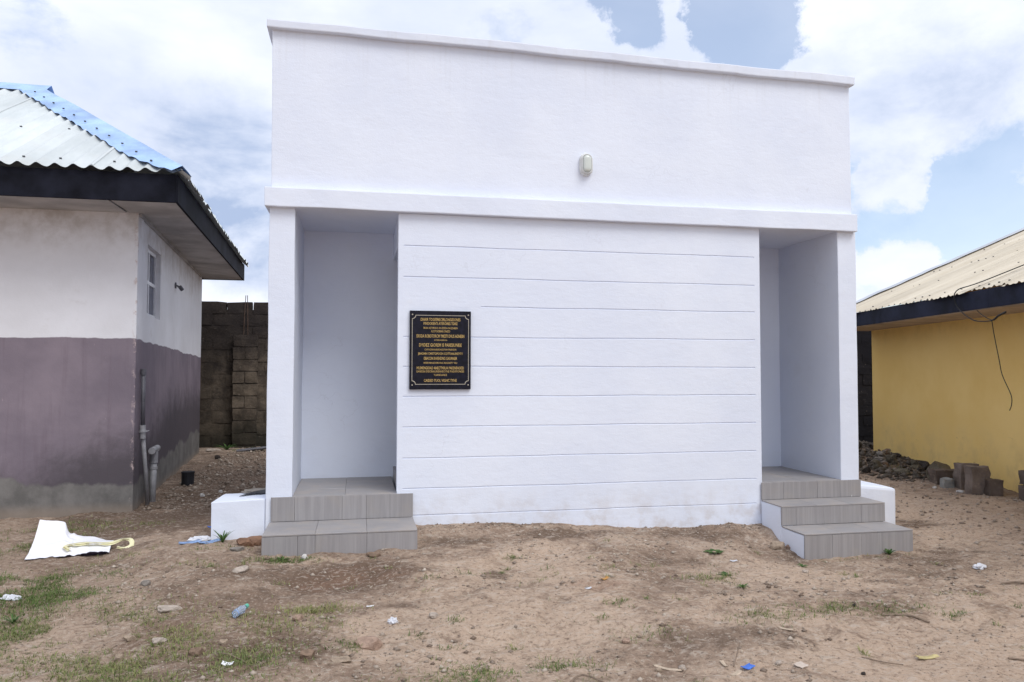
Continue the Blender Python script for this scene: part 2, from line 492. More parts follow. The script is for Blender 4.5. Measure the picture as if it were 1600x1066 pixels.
def m_plastic_clear(t, bs, co):
    setb(t, bs, (0.62, 0.72, 0.88), 0.12, t.noise(co, 40.0, 3, 0.5), 0.3, 0.01)
    bs.inputs['Transmission Weight'].default_value = 0.75
    bs.inputs['IOR'].default_value = 1.3


M = dict(
    white=material('white_render', m_white_render),
    tile_riser=material('grey_riser_tile', m_tile('z')),
    tile_tread=material('grey_floor_tile', m_tile('x')),
    grout=simple('tile_grout', (0.37, 0.355, 0.35), 0.9),
    old=material('old_house_plaster', m_old_house),
    yellow=material('yellow_plaster', m_yellow),
    fascia=simple('dark_fascia_paint', (0.010, 0.011, 0.018), 0.8, 0.5, 3.0, 0.3, spec=0.12),
    fascia_blue=simple('navy_fascia_paint', (0.011, 0.014, 0.030), 0.75, 0.5, 3.0, 0.3, spec=0.2),
    soffit=simple('grey_soffit_board', (0.40, 0.385, 0.375), 0.8, 0.22, 2.4, 0.2),
    soffit_tan=simple('stained_soffit_board', (0.42, 0.34, 0.28), 0.8, 0.22, 2.4, 0.2),
    roof=material('weathered_zinc_roof', m_metal_sheet((0.49, 0.53, 0.535), (0.645, 0.685, 0.685), (0.52, 0.49, 0.44), (3.0, 0.5, 1.0))),
    roof_tan=material('tan_metal_roof', m_metal_sheet((0.56, 0.485, 0.365), (0.69, 0.615, 0.485), (0.47, 0.40, 0.31), (0.5, 3.0, 1.0))),
    cap_blue=simple('pale_blue_flashing', (0.31, 0.455, 0.72), 0.5, 0.24, 2.0, 0.1),
    cap_grey=simple('grey_flashing', (0.46, 0.48, 0.52), 0.45, 0.12, 2.0, 0.1),
    rivet=simple('dark_washer', (0.06, 0.06, 0.07), 0.6),
    frame=simple('white_aluminium', (0.70, 0.71, 0.74), 0.4, 0.06),
    block=material('stained_sandcrete', m_block),
    ground=material('bare_soil', m_ground),
    st_grey=material('stone_grey', m_stone((0.25, 0.225, 0.20))),
    st_tan=material('stone_tan', m_stone((0.36, 0.28, 0.21))),
    st_pink=material('stone_pinkish', m_stone((0.37, 0.26, 0.20))),
    st_brown=material('stone_brown', m_stone((0.23, 0.16, 0.115))),
    st_pale=material('stone_pale', m_stone((0.47, 0.40, 0.34))),
    st_white=material('stone_white', m_stone((0.66, 0.64, 0.62))),
    st_rust=material('stone_rust', m_stone((0.25, 0.145, 0.095))),
    st_dark=material('stone_dark', m_stone((0.05, 0.042, 0.038))),
    st_moss=material('stone_mossy', m_stone((0.135, 0.118, 0.088))),
    cblock=material('loose_concrete', m_stone((0.135, 0.105, 0.088))),
    cblock_lit=material('lit_concrete', m_stone((0.185, 0.150, 0.130))),  # brighter copy of the loose concrete, daylight put into its colour
    cblock_grey=material('grey_concrete', m_stone((0.30, 0.30, 0.285))),
    plaque=simple('polished_black_stone', (0.006, 0.006, 0.014), 0.35, 0.5, 30.0, 0.02, spec=0.22),
    gold=simple('gold_lettering', (0.50, 0.345, 0.12), 0.5, 0.2, 60.0, 0.05),
    silver=simple('pale_gold_line', (0.46, 0.42, 0.34), 0.45, 0.1, 60.0, 0.05),
    lampwhite=simple('lamp_housing', (0.66, 0.67, 0.66), 0.45, 0.05),
    rebar=simple('rusty_steel', (0.09, 0.055, 0.04), 0.8),
    pvc=simple('grey_pipe', (0.30, 0.30, 0.315), 0.5, 0.2, 9.0, 0.1),
    pvc_dark=simple('dark_grey_pipe', (0.10, 0.10, 0.115), 0.5, 0.2, 9.0, 0.1),
    black=simple('black_plastic', (0.014, 0.015, 0.020), 0.5, 0.4),
    cable=simple('black_cable', (0.012, 0.012, 0.014), 0.5, 0.3),
    paper=simple('white_vinyl_sheet', (0.80, 0.80, 0.84), 0.45, 0.03, 3.0, 0.1),
    paper_back=simple('dark_sheet_back', (0.05, 0.04, 0.07), 0.6, 0.2),
    ribbon=simple('pale_yellow_ribbon', (0.76, 0.72, 0.46), 0.6, 0.08, 8.0, 0.1),
    bluep=simple('blue_plastic', (0.05, 0.15, 0.55), 0.35, 0.15),
    orangep=simple('orange_plastic', (0.42, 0.22, 0.06), 0.5, 0.15),
    greenp=simple('green_plastic', (0.10, 0.38, 0.28), 0.4, 0.15),
    whitep=simple('white_plastic_film', (0.60, 0.61, 0.65), 0.45, 0.15, 20.0, 0.3),
    bluefilm=simple('blue_plastic_film', (0.20, 0.30, 0.50), 0.45, 0.3, 20.0, 0.3),
    bottle=material('clear_plastic', m_plastic_clear),
    husk=simple('dry_husk', (0.46, 0.37, 0.28), 0.85, 0.25, 20.0, 0.4),
    husk_y=simple('yellow_husk', (0.44, 0.37, 0.18), 0.8, 0.25, 20.0, 0.4),
    twig=simple('dry_twig', (0.20, 0.15, 0.11), 0.9, 0.3, 30.0, 0.4),
    weed=material('weed_leaf', m_leafy((0.045, 0.105, 0.028), (0.105, 0.17, 0.05))),
    grass=material('sparse_grass', m_leafy((0.095, 0.155, 0.042), (0.31, 0.30, 0.125))),
    straw=material('dry_straw', m_leafy((0.27, 0.215, 0.15), (0.58, 0.50, 0.385), 0.0)),
    grit=material('loose_grit', m_leafy((0.15, 0.108, 0.080), (0.52, 0.45, 0.375), 0.0)),
    dark_in=simple('dark_interior', (0.03, 0.03, 0.035), 0.8),
    door=simple('navy_door_paint', (0.03, 0.035, 0.07), 0.5, 0.2),
    heap=material('heap_debris', m_leafy((0.045, 0.036, 0.028), (0.20, 0.165, 0.135), 0.0)),
    cement=simple('raw_cement', (0.27, 0.245, 0.215), 0.9, 0.25, 6.0, 0.6, 0.0, 0.01),
)


def m_glass_dark(t, bs, co):
    setb(t, bs, (0.035, 0.05, 0.10), 0.06, spec=0.6)


M['glass'] = material('dark_window_glass', m_glass_dark)


def m_diffuser(t, bs, co):
    setb(t, bs, (0.60, 0.64, 0.60), 0.15, spec=0.5)


M['diffuser'] = material('ribbed_diffuser', m_diffuser)

# ------------------------------------------------------------------ lie of the land
GP=np.array([(-.42,0,-.34),(0,-.1,-.345),(0.05,-.58,-.352),(.6,-.58,-.36),(1.22,-.58,-.345),(1.24,0,-.285),(1.8,0,-.285),(2.37,0,-.289),(2.8,0,-.33),(3.27,0,-.36),(4.03,0,-.37),(4.44,-.05,-.40),(4.44,-.5,-.50),(4.46,-.76,-.542),(5.0,-.76,-.54),(5.54,-.76,-.531),(5.7,-.2,-.51),(6.0,0.1,-.5),(6.3,.5,-.52),(-1.5,1.83,-.4),(-2.7,1.83,-.42),(-4,1.8,-.43),(-1.75,4,-.38),(-2,7.5,-.38),(-2,8.4,-.4),(-.5,8.4,-.4),(-.3,4,-.36),(10,5.8,-.5),(8.6,1.2,-.5),(9.35,5.0,-.37),(9.05,4.1,-.41),(9.85,6.3,-.38),(10.3,7.5,-.42),(8.8,3.3,-.46),(11.3,8.2,-.5),(8.2,4.6,-.49),(7.8,3.2,-.5),(9.3,7.2,-.46),(7.5,-2,-.5),(4.4,-3,-.52),(1.5,-3,-.5),(-1,-2.5,-.48),(-1.5,-.5,-.44),(2,-1.2,-.40),(3.3,-1.2,-.46),(0.5,-1.5,-.43),(12,8,-.6),(-6,-3,-.5),(6.5,-2,-.53),(3,-6,-.52),(-1.5,-6.,-.5),(1.8,-.45,-.335),(2.6,-.45,-.35),(3.5,-.45,-.41),(20,0,-.5),(-20,0,-.5),(0,-25,-.55),(0,40,-.55),(20,30,-.6)],float)
def hsh(i,j,s):
    n=(i*374761393+j*668265263+s*974634777)&0x7fffffff
    n=((n^(n>>13))*1274126177)&0x7fffffff
    n=n^(n>>16)
    return (n&0xffff)/65535.
def vnoise(x,y,s=0):
    x=np.asarray(x,float);y=np.asarray(y,float)
    i=np.floor(x).astype(np.int64);j=np.floor(y).astype(np.int64)
    fx=x-i;fy=y-j;fx=fx*fx*(3-2*fx);fy=fy*fy*(3-2*fy)
    a=hsh(i,j,s);b=hsh(i+1,j,s);c=hsh(i,j+1,s);d=hsh(i+1,j+1,s)
    return (a+(b-a)*fx+(c-a)*fy+(a-b-c+d)*fx*fy)*2-1
def fbm(x,y,s=0,o=4):
    t=0.;a=1.;f=1.
    for k in range(o):
        t=t+a*vnoise(x*f+17.3*k,y*f-9.1*k,s+k);a*=.5;f*=2.03
    return t
def gbase(x,y):
    x=np.asarray(x,float);y=np.asarray(y,float)
    w=0.;z=0.
    for px,py,pz in GP:
        d2=(x-px)**2+(y-py)**2+.02
        k=1./(d2*d2); w=w+k; z=z+k*pz
    return z/w
def gz(x,y):
    x=np.asarray(x,float);y=np.asarray(y,float)
    far=1./(1.+((np.maximum(np.abs(x-2.5)-6,0)+np.maximum(np.abs(y)-5,0))*.3)**2)
    n=.014*fbm(x*1.7,y*1.7,1,3)+.012*fbm(x*6,y*6,7,3)+.0075*fbm(x*21,y*21,13,2)
    return gbase(x,y)+n*far

STONES=[
(-0.633, -1.094, 0.06, 0.051, 'grey', 'smooth grey pebble on the bare brown soil below the white sheet'),
(0.825, -2.374, 0.131, 0.076, 'pink', 'large pinkish brown rock on the sandy ground'),
(-0.488, -1.984, 0.06, 0.028, 'tan', 'flat tan stone at the edge of the grass patch'),
(-0.472, -2.223, 0.047, 0.04, 'tan', 'upright tan stone in the thin grass'),
(-0.076, -2.294, 0.074, 0.051, 'brown', 'brown stone with a dark underside beside a twig'),
(0.04, -2.201, 0.052, 0.031, 'tan', 'rounded tan stone on dark soil next to a smaller chip'),
(-0.313, -2.095, 0.073, 0.031, 'pale', 'pale slanted stone chip between grass and soil'),
(0.67, -2.538, 0.105, 0.023, 'tan', 'long flat tan stone fringed with green grass'),
(0.414, -1.925, 0.056, 0.041, 'pink', 'small pink stone beside yellowish grass'),
(0.505, -2.502, 0.079, 0.049, 'brown', 'dull brown stone half sunk in reddish soil'),
(4.374, -0.513, 0.129, 0.084, 'tan', 'rounded tan stone at the foot of the white step cheek'),
(4.491, -0.491, 0.068, 0.039, 'pink', 'little pink stone touching the rounded tan one'),
(4.156, -1.245, 0.054, 0.03, 'pale', 'pale oval pebble in front of the right steps'),
(0.177, -0.611, 0.053, 0.038, 'tan', 'tan pebble against the lowest left riser'),
(0.365, -0.714, 0.043, 0.038, 'white', 'whitish pebble against the lowest left riser'),
(0.884, -0.736, 0.101, 0.043, 'brown', 'low brown stone touching the middle of the left riser'),
(2.27, -2.874, 0.033, 0.023, 'tan', 'small tan stone beside a dry stalk'),
(2.881, -2.988, 0.033, 0.02, 'pale', 'small pale stone near the round flat shell'),
(2.231, -2.51, 0.054, 0.025, 'pink', 'smooth pinkish stone on open sand'),
(1.205, -1.983, 0.065, 0.035, 'pale', 'pale lumpy stone beside a dark scrape in the sand'),
(-0.364, -1.625, 0.14, 0.035, 'pale', 'long pale stone splinter lying across brown soil'),
(-0.121, -0.245, 0.132, 0.071, 'rust', 'rust brown slab fragment leaning on the low white block'),
(-0.037, -0.143, 0.165, 0.088, 'rust', 'wide reddish slab fragment beside the grey left steps'),
(-0.15, -0.41, 0.098, 0.03, 'grey', 'thin grey stone in front of the low white block'),
(-0.036, -1.01, 0.116, 0.036, 'pale', 'pale crooked stone below the left steps'),
(-2.069, 8.578, 0.241, 0.144, 'grey', 'mossy grey slab at the corner of the purple house'),
(-1.753, 7.565, 0.27, 0.056, 'pale', 'pale flat slab in front of the block fence'),
(-1.47, 6.411, 0.093, 0.083, 'dark', 'black lump on the dirt before the block fence'),
(8.186, 2.115, 0.059, 0.042, 'white', 'white pebble beside the small concrete cube'),
(8.369, 1.866, 0.082, 0.041, 'white', 'flat white chip before the tall concrete blocks'),
(3.948, -2.113, 0.025, 0.017, 'dark', 'tiny dark stone on the right sand'),
(3.268, -3.127, 0.023, 0.016, 'dark', 'tiny dark stone near the yellow husk'),
(9.031, 3.367, 0.134, 0.096, 'dark', 'dark lump at the end of the rubble by the yellow wall'),
(-0.818, 2.82, 0.052, 0.045, 'white', 'white pebble behind the low white block'),
(-0.983, 2.616, 0.051, 0.044, 'white', 'white pebble on the path beside the purple house'),
(2.393, -2.898, 0.039, 0.03, 'pale', 'pale stone beside the long split husk'),
]

# ------------------------------------------------------------------ ground
# soil patches and some painted shade: x, y, rx, ry, dark, red, sand
SOIL = [(-1.0, 3.0, 1.3, 3.2, .95, .1, 0), (-.9, 6.0, 1.5, 2.5, .75, 0, 0), (-.6, .9, .7, .9, .45, .1, 0), (-.3, -.6, .8, .45, .45, .1, .1), (-.5, -1.4, .8, .6, .42, .1, .0),  # path between the houses: dark brown soil with its shade painted in
        (.67, -1.12, .50, .30, .95, .75, 0), (.06, -1.05, .45, .22, .65, .2, 0), (.2, -1.5, .5, .28, .55, .2, 0), (.15, -2.35, .55, .35, .75, .5, 0), (1.0, -1.75, .16, .10, .7, .2, 0),
        (1.55, -.42, .55, .16, .70, .1, 0), (2.6, -.30, .7, .14, .75, .1, 0), (3.7, -.28, .7, .20, .85, .1, 0), (4.3, -.65, .25, .30, .8, .1, 0), (3.05, -.95, .55, .18, .55, .1, 0),
        (1.75, -1.25, .16, .22, .6, .1, 0), (2.0, -1.9, .2, .10, .6, .1, 0), (2.75, -1.35, .2, .14, .55, 0, 0), (2.7, -2.6, .9, .22, .65, .1, 0), (3.0, -1.75, .5, .10, .4, 0, 0),
        (5.7, -.9, .8, .35, .70, .2, 0), (6.3, .3, .5, .35, .8, .1, 0), (5.1, -1.3, .7, .18, .5, .1, .1), (4.2, -1.9, .3, .08, .6, .1, 0), (2.35, -1.6, .3, .12, .2, .85, .2),
        (9.3, 4.4, .9, 3.2, .95, 0, 0), (8.9, 1.0, .35, 2.0, .6, 0, 0), (11.0, 7.6, 3.6, 2.9, 1.2, 0, 0), (-1.0, 2.2, 1.0, 1.2, .8, 0, 0), (6.22, .12, .22, .06, 1.6, 0, 0), (0.9, -2.9, .5, .3, .4, .5, .2),  # narrow strip by the rounded block paints the darkness of the drain gap
        (2.0, -1.1, 1.0, .70, 0, 0, .8), (1.7, -2.2, 1.2, .7, 0, 0, .75), (2.9, -2.1, 1.0, .5, 0, 0, .6), (4.0, -1.4, 1.0, .5, 0, 0, .7), (4.2, -3.0, 1.6, .8, 0, .35, .95),
        (5.8, -2.2, 1.2, .9, 0, .3, .8), (7.0, 1.0, 1.3, 3.0, 0, .15, .9), (7.5, -1.5, 1.5, 1.5, 0, .2, .8), (-.9, -3.0, .9, .8, 0, 0, .3), (.5, -.75, .5, .12, 0, 0, .7), (-.2, -.35, .3, .12, 0, 0, .4)]


def build_ground():
    def axis(a, b, step, far, grow=1.28):
        c = list(np.arange(a, b + 1e-6, step))
        lo, hi, s = [], [], step
        x = a
        while x > -far:
            s *= grow
            x -= s
            lo.append(x)
        s = step
        x = b
        while x < far:
            s *= grow
            x += s
            hi.append(x)
        return np.array(lo[::-1] + c + hi)
    xs = axis(-3.0, 7.6, .026, 420)
    ya = np.arange(-3.9, 0.6, .024)
    yb = np.arange(.6, 9.0, .07)
    lo, hi = [], []
    s, y = .024, -3.9
    while y > -420:
        s *= 1.28
        y -= s
        lo.append(y)
    s, y = .07, yb[-1]
    while y < 420:
        s *= 1.28
        y += s
        hi.append(y)
    ys = np.array(lo[::-1] + list(ya) + list(yb) + hi)
    X, Y = np.meshgrid(xs, ys)
    Z = gz(X, Y)
    nx, ny = len(xs), len(ys)
    co = np.stack([X, Y, Z], -1).reshape(-1, 3)
    i = np.arange(nx - 1)[None, :] + np.arange(ny - 1)[:, None] * nx
    q = np.stack([i, i + 1, i + 1 + nx, i + nx], -1).reshape(-1, 4)
    me = bpy.data.meshes.new("ground")
    me.vertices.add(len(co))
    me.vertices.foreach_set('co', co.ravel())
    me.loops.add(q.size)
    me.loops.foreach_set('vertex_index', q.ravel().astype(np.int32))
    me.polygons.add(len(q))
    me.polygons.foreach_set('loop_start', np.arange(0, q.size, 4, dtype=np.int32))
    me.polygons.foreach_set('loop_total', np.full(len(q), 4, dtype=np.int32))
    me.polygons.foreach_set('use_smooth', np.ones(len(q), dtype=bool))
    soil = np.zeros((len(co), 4))
    soil[:, 3] = 1
    x, y = co[:, 0], co[:, 1]
    wob = .22 * fbm(x * 2.6, y * 2.6, 31, 3)
    for px, py, rx, ry, a, b, c in SOIL:
        d = ((x - px) / rx) ** 2 + ((y - py) / ry) ** 2
        g = np.exp(-(np.maximum(d + wob * 1.5, 0)) ** 1.3 * .8)
        for k, v in enumerate((a, b, c)):
            soil[:, k] = np.maximum(soil[:, k], g * v)
    at = me.color_attributes.new('soil', 'FLOAT_COLOR', 'POINT')
    at.data.foreach_set('color', soil.ravel())
    me.materials.append(M['ground'])
    me.update(calc_edges=True)
    me.validate()
    tag(put("ground", me), kind='structure')


build_ground()


# ------------------------------------------------------------------ hand-finished (slightly uneven) boxes
def rough(mb_verts, amp):
    out = []
    for q in mb_verts:
        v = Vector(q)
        d = Vector((mnoise.noise(v * 1.9 + Vector((5, 0, 0))), mnoise.noise(v * 1.9 + Vector((0, 9, 0))), mnoise.noise(v * 1.9 + Vector((0, 0, 3)))))
        d2 = Vector((mnoise.noise(v * 7 + Vector((1, 0, 0))), mnoise.noise(v * 7 + Vector((0, 2, 0))), mnoise.noise(v * 7 + Vector((0, 0, 4)))))
        out.append(tuple(v + d * amp + d2 * amp * .35))
    return out


def render_box(name, c, parent, amp=.005, step=.16, bevel=.008, mat='white', label=None):
    """c = eight corners in hexa order; subdivided and roughened so the edges look trowelled"""
    c = [Vector(q) for q in c]

    def P(u, v, w):
        a = c[0].lerp(c[1], u).lerp(c[3].lerp(c[2], u), v)
        b = c[4].lerp(c[5], u).lerp(c[7].lerp(c[6], u), v)
        return a.lerp(b, w)
    n = [max(1, min(60, round((c[k] - c[0]).length / step))) for k in (1, 3, 4)]
    idx, vs, fs = {}, [], []

    def vid(i, j, k):
        if (i, j, k) not in idx:
            idx[(i, j, k)] = len(vs)
            vs.append(tuple(P(i / n[0], j / n[1], k / n[2])))
        return idx[(i, j, k)]
    for ax in range(3):
        a, b = [(1, 2), (2, 0), (0, 1)][ax]
        for side in (0, n[ax]):
            for i in range(n[a]):
                for j in range(n[b]):
                    def at(p, q):
                        t = [0, 0, 0]
                        t[ax], t[a], t[b] = side, p, q
                        return vid(*t)
                    f = (at(i, j), at(i + 1, j), at(i + 1, j + 1), at(i, j + 1))
                    fs.append(f if side else f[::-1])
    mb = MB().add(rough(vs, amp), fs)
    me = mb.mesh(name, M[mat], origin=root_of(parent), bevel=bevel, segs=2)
    o = put(name, me, parent)
    if label:
        o['label'] = label
    return o


def bx8(x0, x1, y0, y1, z0, z1):
    return [(x0, y0, z0), (x1, y0, z0), (x1, y1, z0), (x0, y1, z0), (x0, y0, z1), (x1, y0, z1), (x1, y1, z1), (x0, y1, z1)]


# ------------------------------------------------------------------ the white block
W, XA, XB, XC, XD, DP, DEEP = 5.529, .211, 1.0756, 4.4906, 5.330, 1.06, 3.2
wb = thing('white_building', 'new flat-roofed white rendered building with two open doorways and scored front wall', 'building', (0, 0, 0))
render_box('side_wall', bx8(0, XA, 0, DEEP, -.8, 2.455), wb)
render_box('side_wall', bx8(XD, W, 0, DEEP, -.8, 2.455), wb)
part('wall_core', MB().box(XB, XC, .007, .15, -.8, 2.455), M['white'], wb)
part('back_wall', MB().box(XA - .01, XD + .01, DEEP - .15, DEEP - .003, -.8, 2.455), M['white'], wb)
render_box('recess_wall', bx8(XA - .02, 1.75, DP, DP + .14, -.8, 2.455), wb, amp=.004)
render_box('recess_wall', bx8(XC - .55, XD + .02, DP + .005, DP + .15, -.8, 2.455), wb, amp=.004)
part('inner_wall', MB().box(1.75, 1.9, .15, DEEP - .15, -.8, 2.455), M['white'], wb)
part('inner_wall', MB().box(3.75, 3.9, .15, DEEP - .15, -.8, 2.455), M['white'], wb)
render_box('door_lintel', bx8(XB + .002, XB + .14, .152, DP - .002, 2.15, 2.45), wb, bevel=.005, amp=.003)
render_box('door_lintel', bx8(XC - .14, XC - .002, .152, DP - .002, 2.15, 2.45), wb, bevel=.005, amp=.003)
for x0, x1, hy in ((XB + .145, XB + .185, .22), (XC - .185, XC - .145, .22)):
    d = part('door', MB().box(x0, x1, .155, DP - .005, .105, 2.148), M['door'], wb, bevel=.003)
    xs_ = x0 - .03 if x0 < 2 else x1 + .03
    part('handle', MB().tube([(x0 if x0 < 2 else x1, hy + .05, 1.02), (xs_, hy + .05, 1.02), (xs_, hy + .17, 1.02)], .009, 8), M['silver'], d)
render_box('lintel_band', [(-.036, -.06, 2.419), (5.512, -.06, 2.411), (5.512, DEEP + .06, 2.411), (-.036, DEEP + .06, 2.419), (-.037, -.06, 2.580), (5.513, -.06, 2.581), (5.513, DEEP + .06, 2.581), (-.037, DEEP + .06, 2.580)], wb, amp=.006)
render_box('upper_wall', [(.012, .004, 2.57), (5.494, .004, 2.57), (5.494, DEEP, 2.57), (.012, DEEP, 2.57), (.004, .002, 3.946), (5.487, .002, 3.874), (5.487, DEEP, 3.874), (.004, DEEP, 3.946)], wb, amp=.005, step=.2)
render_box('coping', [(-.036, -.055, 3.940), (5.512, -.055, 3.866), (5.512, DEEP + .05, 3.866), (-.036, DEEP + .05, 3.940), (-.036, -.06, 4.008), (5.514, -.06, 3.948), (5.514, DEEP + .05, 3.948), (-.036, DEEP + .05, 4.008)], wb, amp=.009, step=.13, bevel=.009)


def course(z0, z1, x0, x1, c0=.003, c1=.003):
    """one band of render between two scored joints, edges chamfered and a little uneven"""
    n = max(2, int((x1 - x0) / .09))
    vs, fs = [], []
    for i in range(n + 1):
        x = x0 + (x1 - x0) * i / n
        j0 = .005 * mnoise.noise(Vector((x * 1.7, z0 * 7, 0))) + .0016 * mnoise.noise(Vector((x * 9, z0 * 7, 0))) if c0 else 0
        j1 = .005 * mnoise.noise(Vector((x * 1.7, (z1 + 2 * hg) * 7, 0))) + .0016 * mnoise.noise(Vector((x * 9, (z1 + 2 * hg) * 7, 0))) if c1 else 0
        a, b = z0 + j0, z1 + j1
        vs += [(x, .0075, a), (x, c0 * .8, a), (x, 0, a + c0), (x, 0, b - c1), (x, c1 * .8, b), (x, .0075, b)]
    for i in range(n):
        for k in range(5):
            p = i * 6 + k
            fs.append((p, p + 6, p + 7, p + 1))
    fs += [tuple(range(6)), tuple(n * 6 + k for k in (5, 4, 3, 2, 1, 0))]
    return MB().add(vs, fs)


GRV = [2.134, 1.8625, 1.609, 1.342, 1.084, .8235, .5615, .294, .0335, -.195]
XL, XR, hg = XB + .047, XC - .055, .0034
edges_ = [2.4115] + GRV + [-.8]
for i in range(len(edges_) - 1):
    zt, zb_ = edges_[i] - (hg if i else 0), edges_[i + 1] + (hg if i < len(edges_) - 2 else 0)
    part('render_course', course(zb_, zt, XL, XR, .003 if i < len(edges_) - 2 else 0, .003 if i else 0), M['white'], wb)
part('joint_filling', course(1.609 - hg - .003, 1.609 + hg + .003, XL + .001, 1.80, .0002, .0002), M['white'], wb)
part('edge_strip', MB().box(XB - .001, XL, 0, .0075, -.8, 2.4115), M['white'], wb)
part('edge_strip', MB().box(XR, XC + .001, 0, .0075, -.8, 2.4115), M['white'], wb)

# porch floors and steps, each tile its own piece
TILES = {}


def tile(parent, kind, cx, cy, cz, sx, sy, sz):
    key = (kind, round(sx, 3), round(sy, 3), round(sz, 3))
    if key not in TILES:
        TILES[key] = MB().box(-sx / 2, sx / 2, -sy / 2, sy / 2, -sz / 2, sz / 2).mesh('tile', M['tile_riser' if kind == 'r' else 'tile_tread'], bevel=.0016, segs=1)
    o = put('tile', TILES[key], parent, Vector((cx, cy, cz)) - root_of(parent))
    o.rotation_euler = (random.uniform(-.0025, .0025), random.uniform(-.002, .002), random.uniform(-.0012, .0012))
    return o


def tread_tiles(parent, x0, x1, y0, y1, z, nx, ny):
    g, th = .0018, .012
    w, d = (x1 - x0) / nx, (y1 - y0) / ny
    for i in range(nx):
        for j in range(ny):
            tile(parent, 't', x0 + w * (i + .5), y0 + d * (j + .5), z - th / 2 + random.uniform(-.0006, .0006), w - g, d - g, th)


def riser_tiles(parent, cuts, y, z0, z1):
    th = .012
    for a, b in zip(cuts[:-1], cuts[1:]):
        tile(parent, 'r', (a + b) / 2, y - th / 2 + random.uniform(-.0006, .0006), (z0 + z1) / 2, b - a - .0016, th, z1 - z0 - .002)


def porch(x0, x1, xn0, xn1):
    f = part('porch_floor', MB().box(x0, x1, .003, DP, -.8, -.0125), M['grout'], wb)
    tread_tiles(f, x0 + .002, x1 - .002, .0, DP - .002, 0, 2, 3)
    return f


porch(XA, XB, 0, 0)
porch(XC, XD, 0, 0)
for x0, x1 in ((XB + .002, XB + .14), (XC - .14, XC - .002)):
    s = part('door_sill', MB().box(x0 + .012, x1, .153, DP - .003, -.01, .096), M['tile_tread'], wb)

ls = thing('entrance_steps', 'two grey tiled steps in front of the doorway beside the black plaque', 'steps', (.62, -.28, -.45))
render_box('step_core', bx8(.06, 1.200, -.010, -.002, -.8, -.004), ls, amp=.001, mat='grout')
part('step_core', MB().box(.045, 1.205, -.526, -.011, -.8, -.2185), M['grout'], ls)
riser_tiles(ls, [.045, .235, .62, .82, 1.213], -.010, -.203, -.001)
tread_tiles(ls, .036, 1.213, -.54, -.023, -.204, 3, 1)
riser_tiles(ls, [.036, .30, .43, .82, 1.213], -.527, -.62, -.2185)
rs = thing('entrance_steps', 'three grey tiled steps with white cheek wall at the plain end doorway', 'steps', (5.0, -.36, -.55))
part('step_core', MB().box(XC + .002, W - .004, -.010, -.002, -.8, -.004), M['grout'], rs)
render_box('cheek_wall', bx8(4.476, 4.60, -.345, -.011, -.9, -.178), rs, amp=.006, bevel=.006)
render_box('cheek_wall', bx8(4.478, 4.60, -.702, -.343, -.9, -.353), rs, amp=.006, bevel=.006)
part('step_core', MB().box(4.60, 5.520, -.346, -.011, -.9, -.179), M['grout'], rs)
part('step_core', MB().box(4.60, 5.518, -.703, -.345, -.9, -.354), M['grout'], rs)
riser_tiles(rs, [4.476, 4.70, 5.06, 5.30, 5.529], -.010, -.164, -.001)
tread_tiles(rs, 4.474, 5.529, -.362, -.023, -.1645, 3, 1)
riser_tiles(rs, [4.476, 4.62, 4.90, 5.28, 5.529], -.348, -.338, -.178)
tread_tiles(rs, 4.474, 5.529, -.719, -.361, -.339, 3, 1)
riser_tiles(rs, [4.476, 4.74, 5.02, 5.22, 5.529], -.705, -.80, -.353)

# low masonry blocks at both ends
lb = thing('masonry_block', 'low white plastered block at the plaque end with black film on top', 'masonry block', (-.21, .23, -.34))
render_box('block_body', [(-.425, .0, -.8), (-.004, .012, -.8), (-.004, .47, -.8), (-.40, .47, -.8), (-.424, .0, -.030), (-.004, .012, -.016), (-.004, .47, -.022), (-.39, .47, -.03)], lb, amp=.009, step=.06, bevel=.007)
o = put('cement_lump', None)
bpy.data.objects.remove(o)
bm = bmesh.new()
bmesh.ops.create_icosphere(bm, subdivisions=3, radius=1)
for v in bm.verts:
    v.co = v.co * (1 + .35 * mnoise.noise(v.co * 2.2) + .15 * mnoise.noise(v.co * 6))
    v.co.x *= .13
    v.co.y *= .05
    v.co.z *= .026
me = bpy.data.meshes.new('cement_lump')
bm.to_mesh(me)
bm.free()
me.materials.append(M['cement'])
put('cement_lump', me, lb, Vector((-.10, .42, -.012)) - root_of(lb))
film = MB()
fp = [(-.235, .20, -.016), (-.16, .35, -.008), (-.09, .40, .004), (-.012, .40, .012), (-.012, .27, -.004), (-.07, .25, -.012), (-.11, .27, -.002), (-.17, .25, -.012)]
film.add(fp + [(x, y, z - .004) for x, y, z in fp], [tuple(range(8)), tuple(range(15, 7, -1))] + [(i, 8 + i, 8 + (i + 1) % 8, (i + 1) % 8) for i in range(8)])
put('black_film', film.mesh('black_film', M['black'], origin=(0, 0, 0)), None)
o = bpy.data.objects['black_film']
tag(o, 'torn black plastic film lying on the low white block', 'plastic film')
rb = thing('masonry_block', 'low white rounded block behind the three grey steps', 'masonry block', (5.8, .5, -.5))
render_box('block_body', [(5.53, .13, -.9), (6.03, .13, -.9), (6.03, .95, -.9), (5.53, .95, -.9), (5.53, .13, -.075), (6.03, .13, -.122), (6.03, .95, -.122), (5.53, .95, -.075)], rb, amp=.010, step=.08, bevel=.028)

# bulkhead lamp
lamp = thing('bulkhead_light', 'oval white bulkhead light on the upper white wall', 'wall light', (2.765, 0, 2.93))


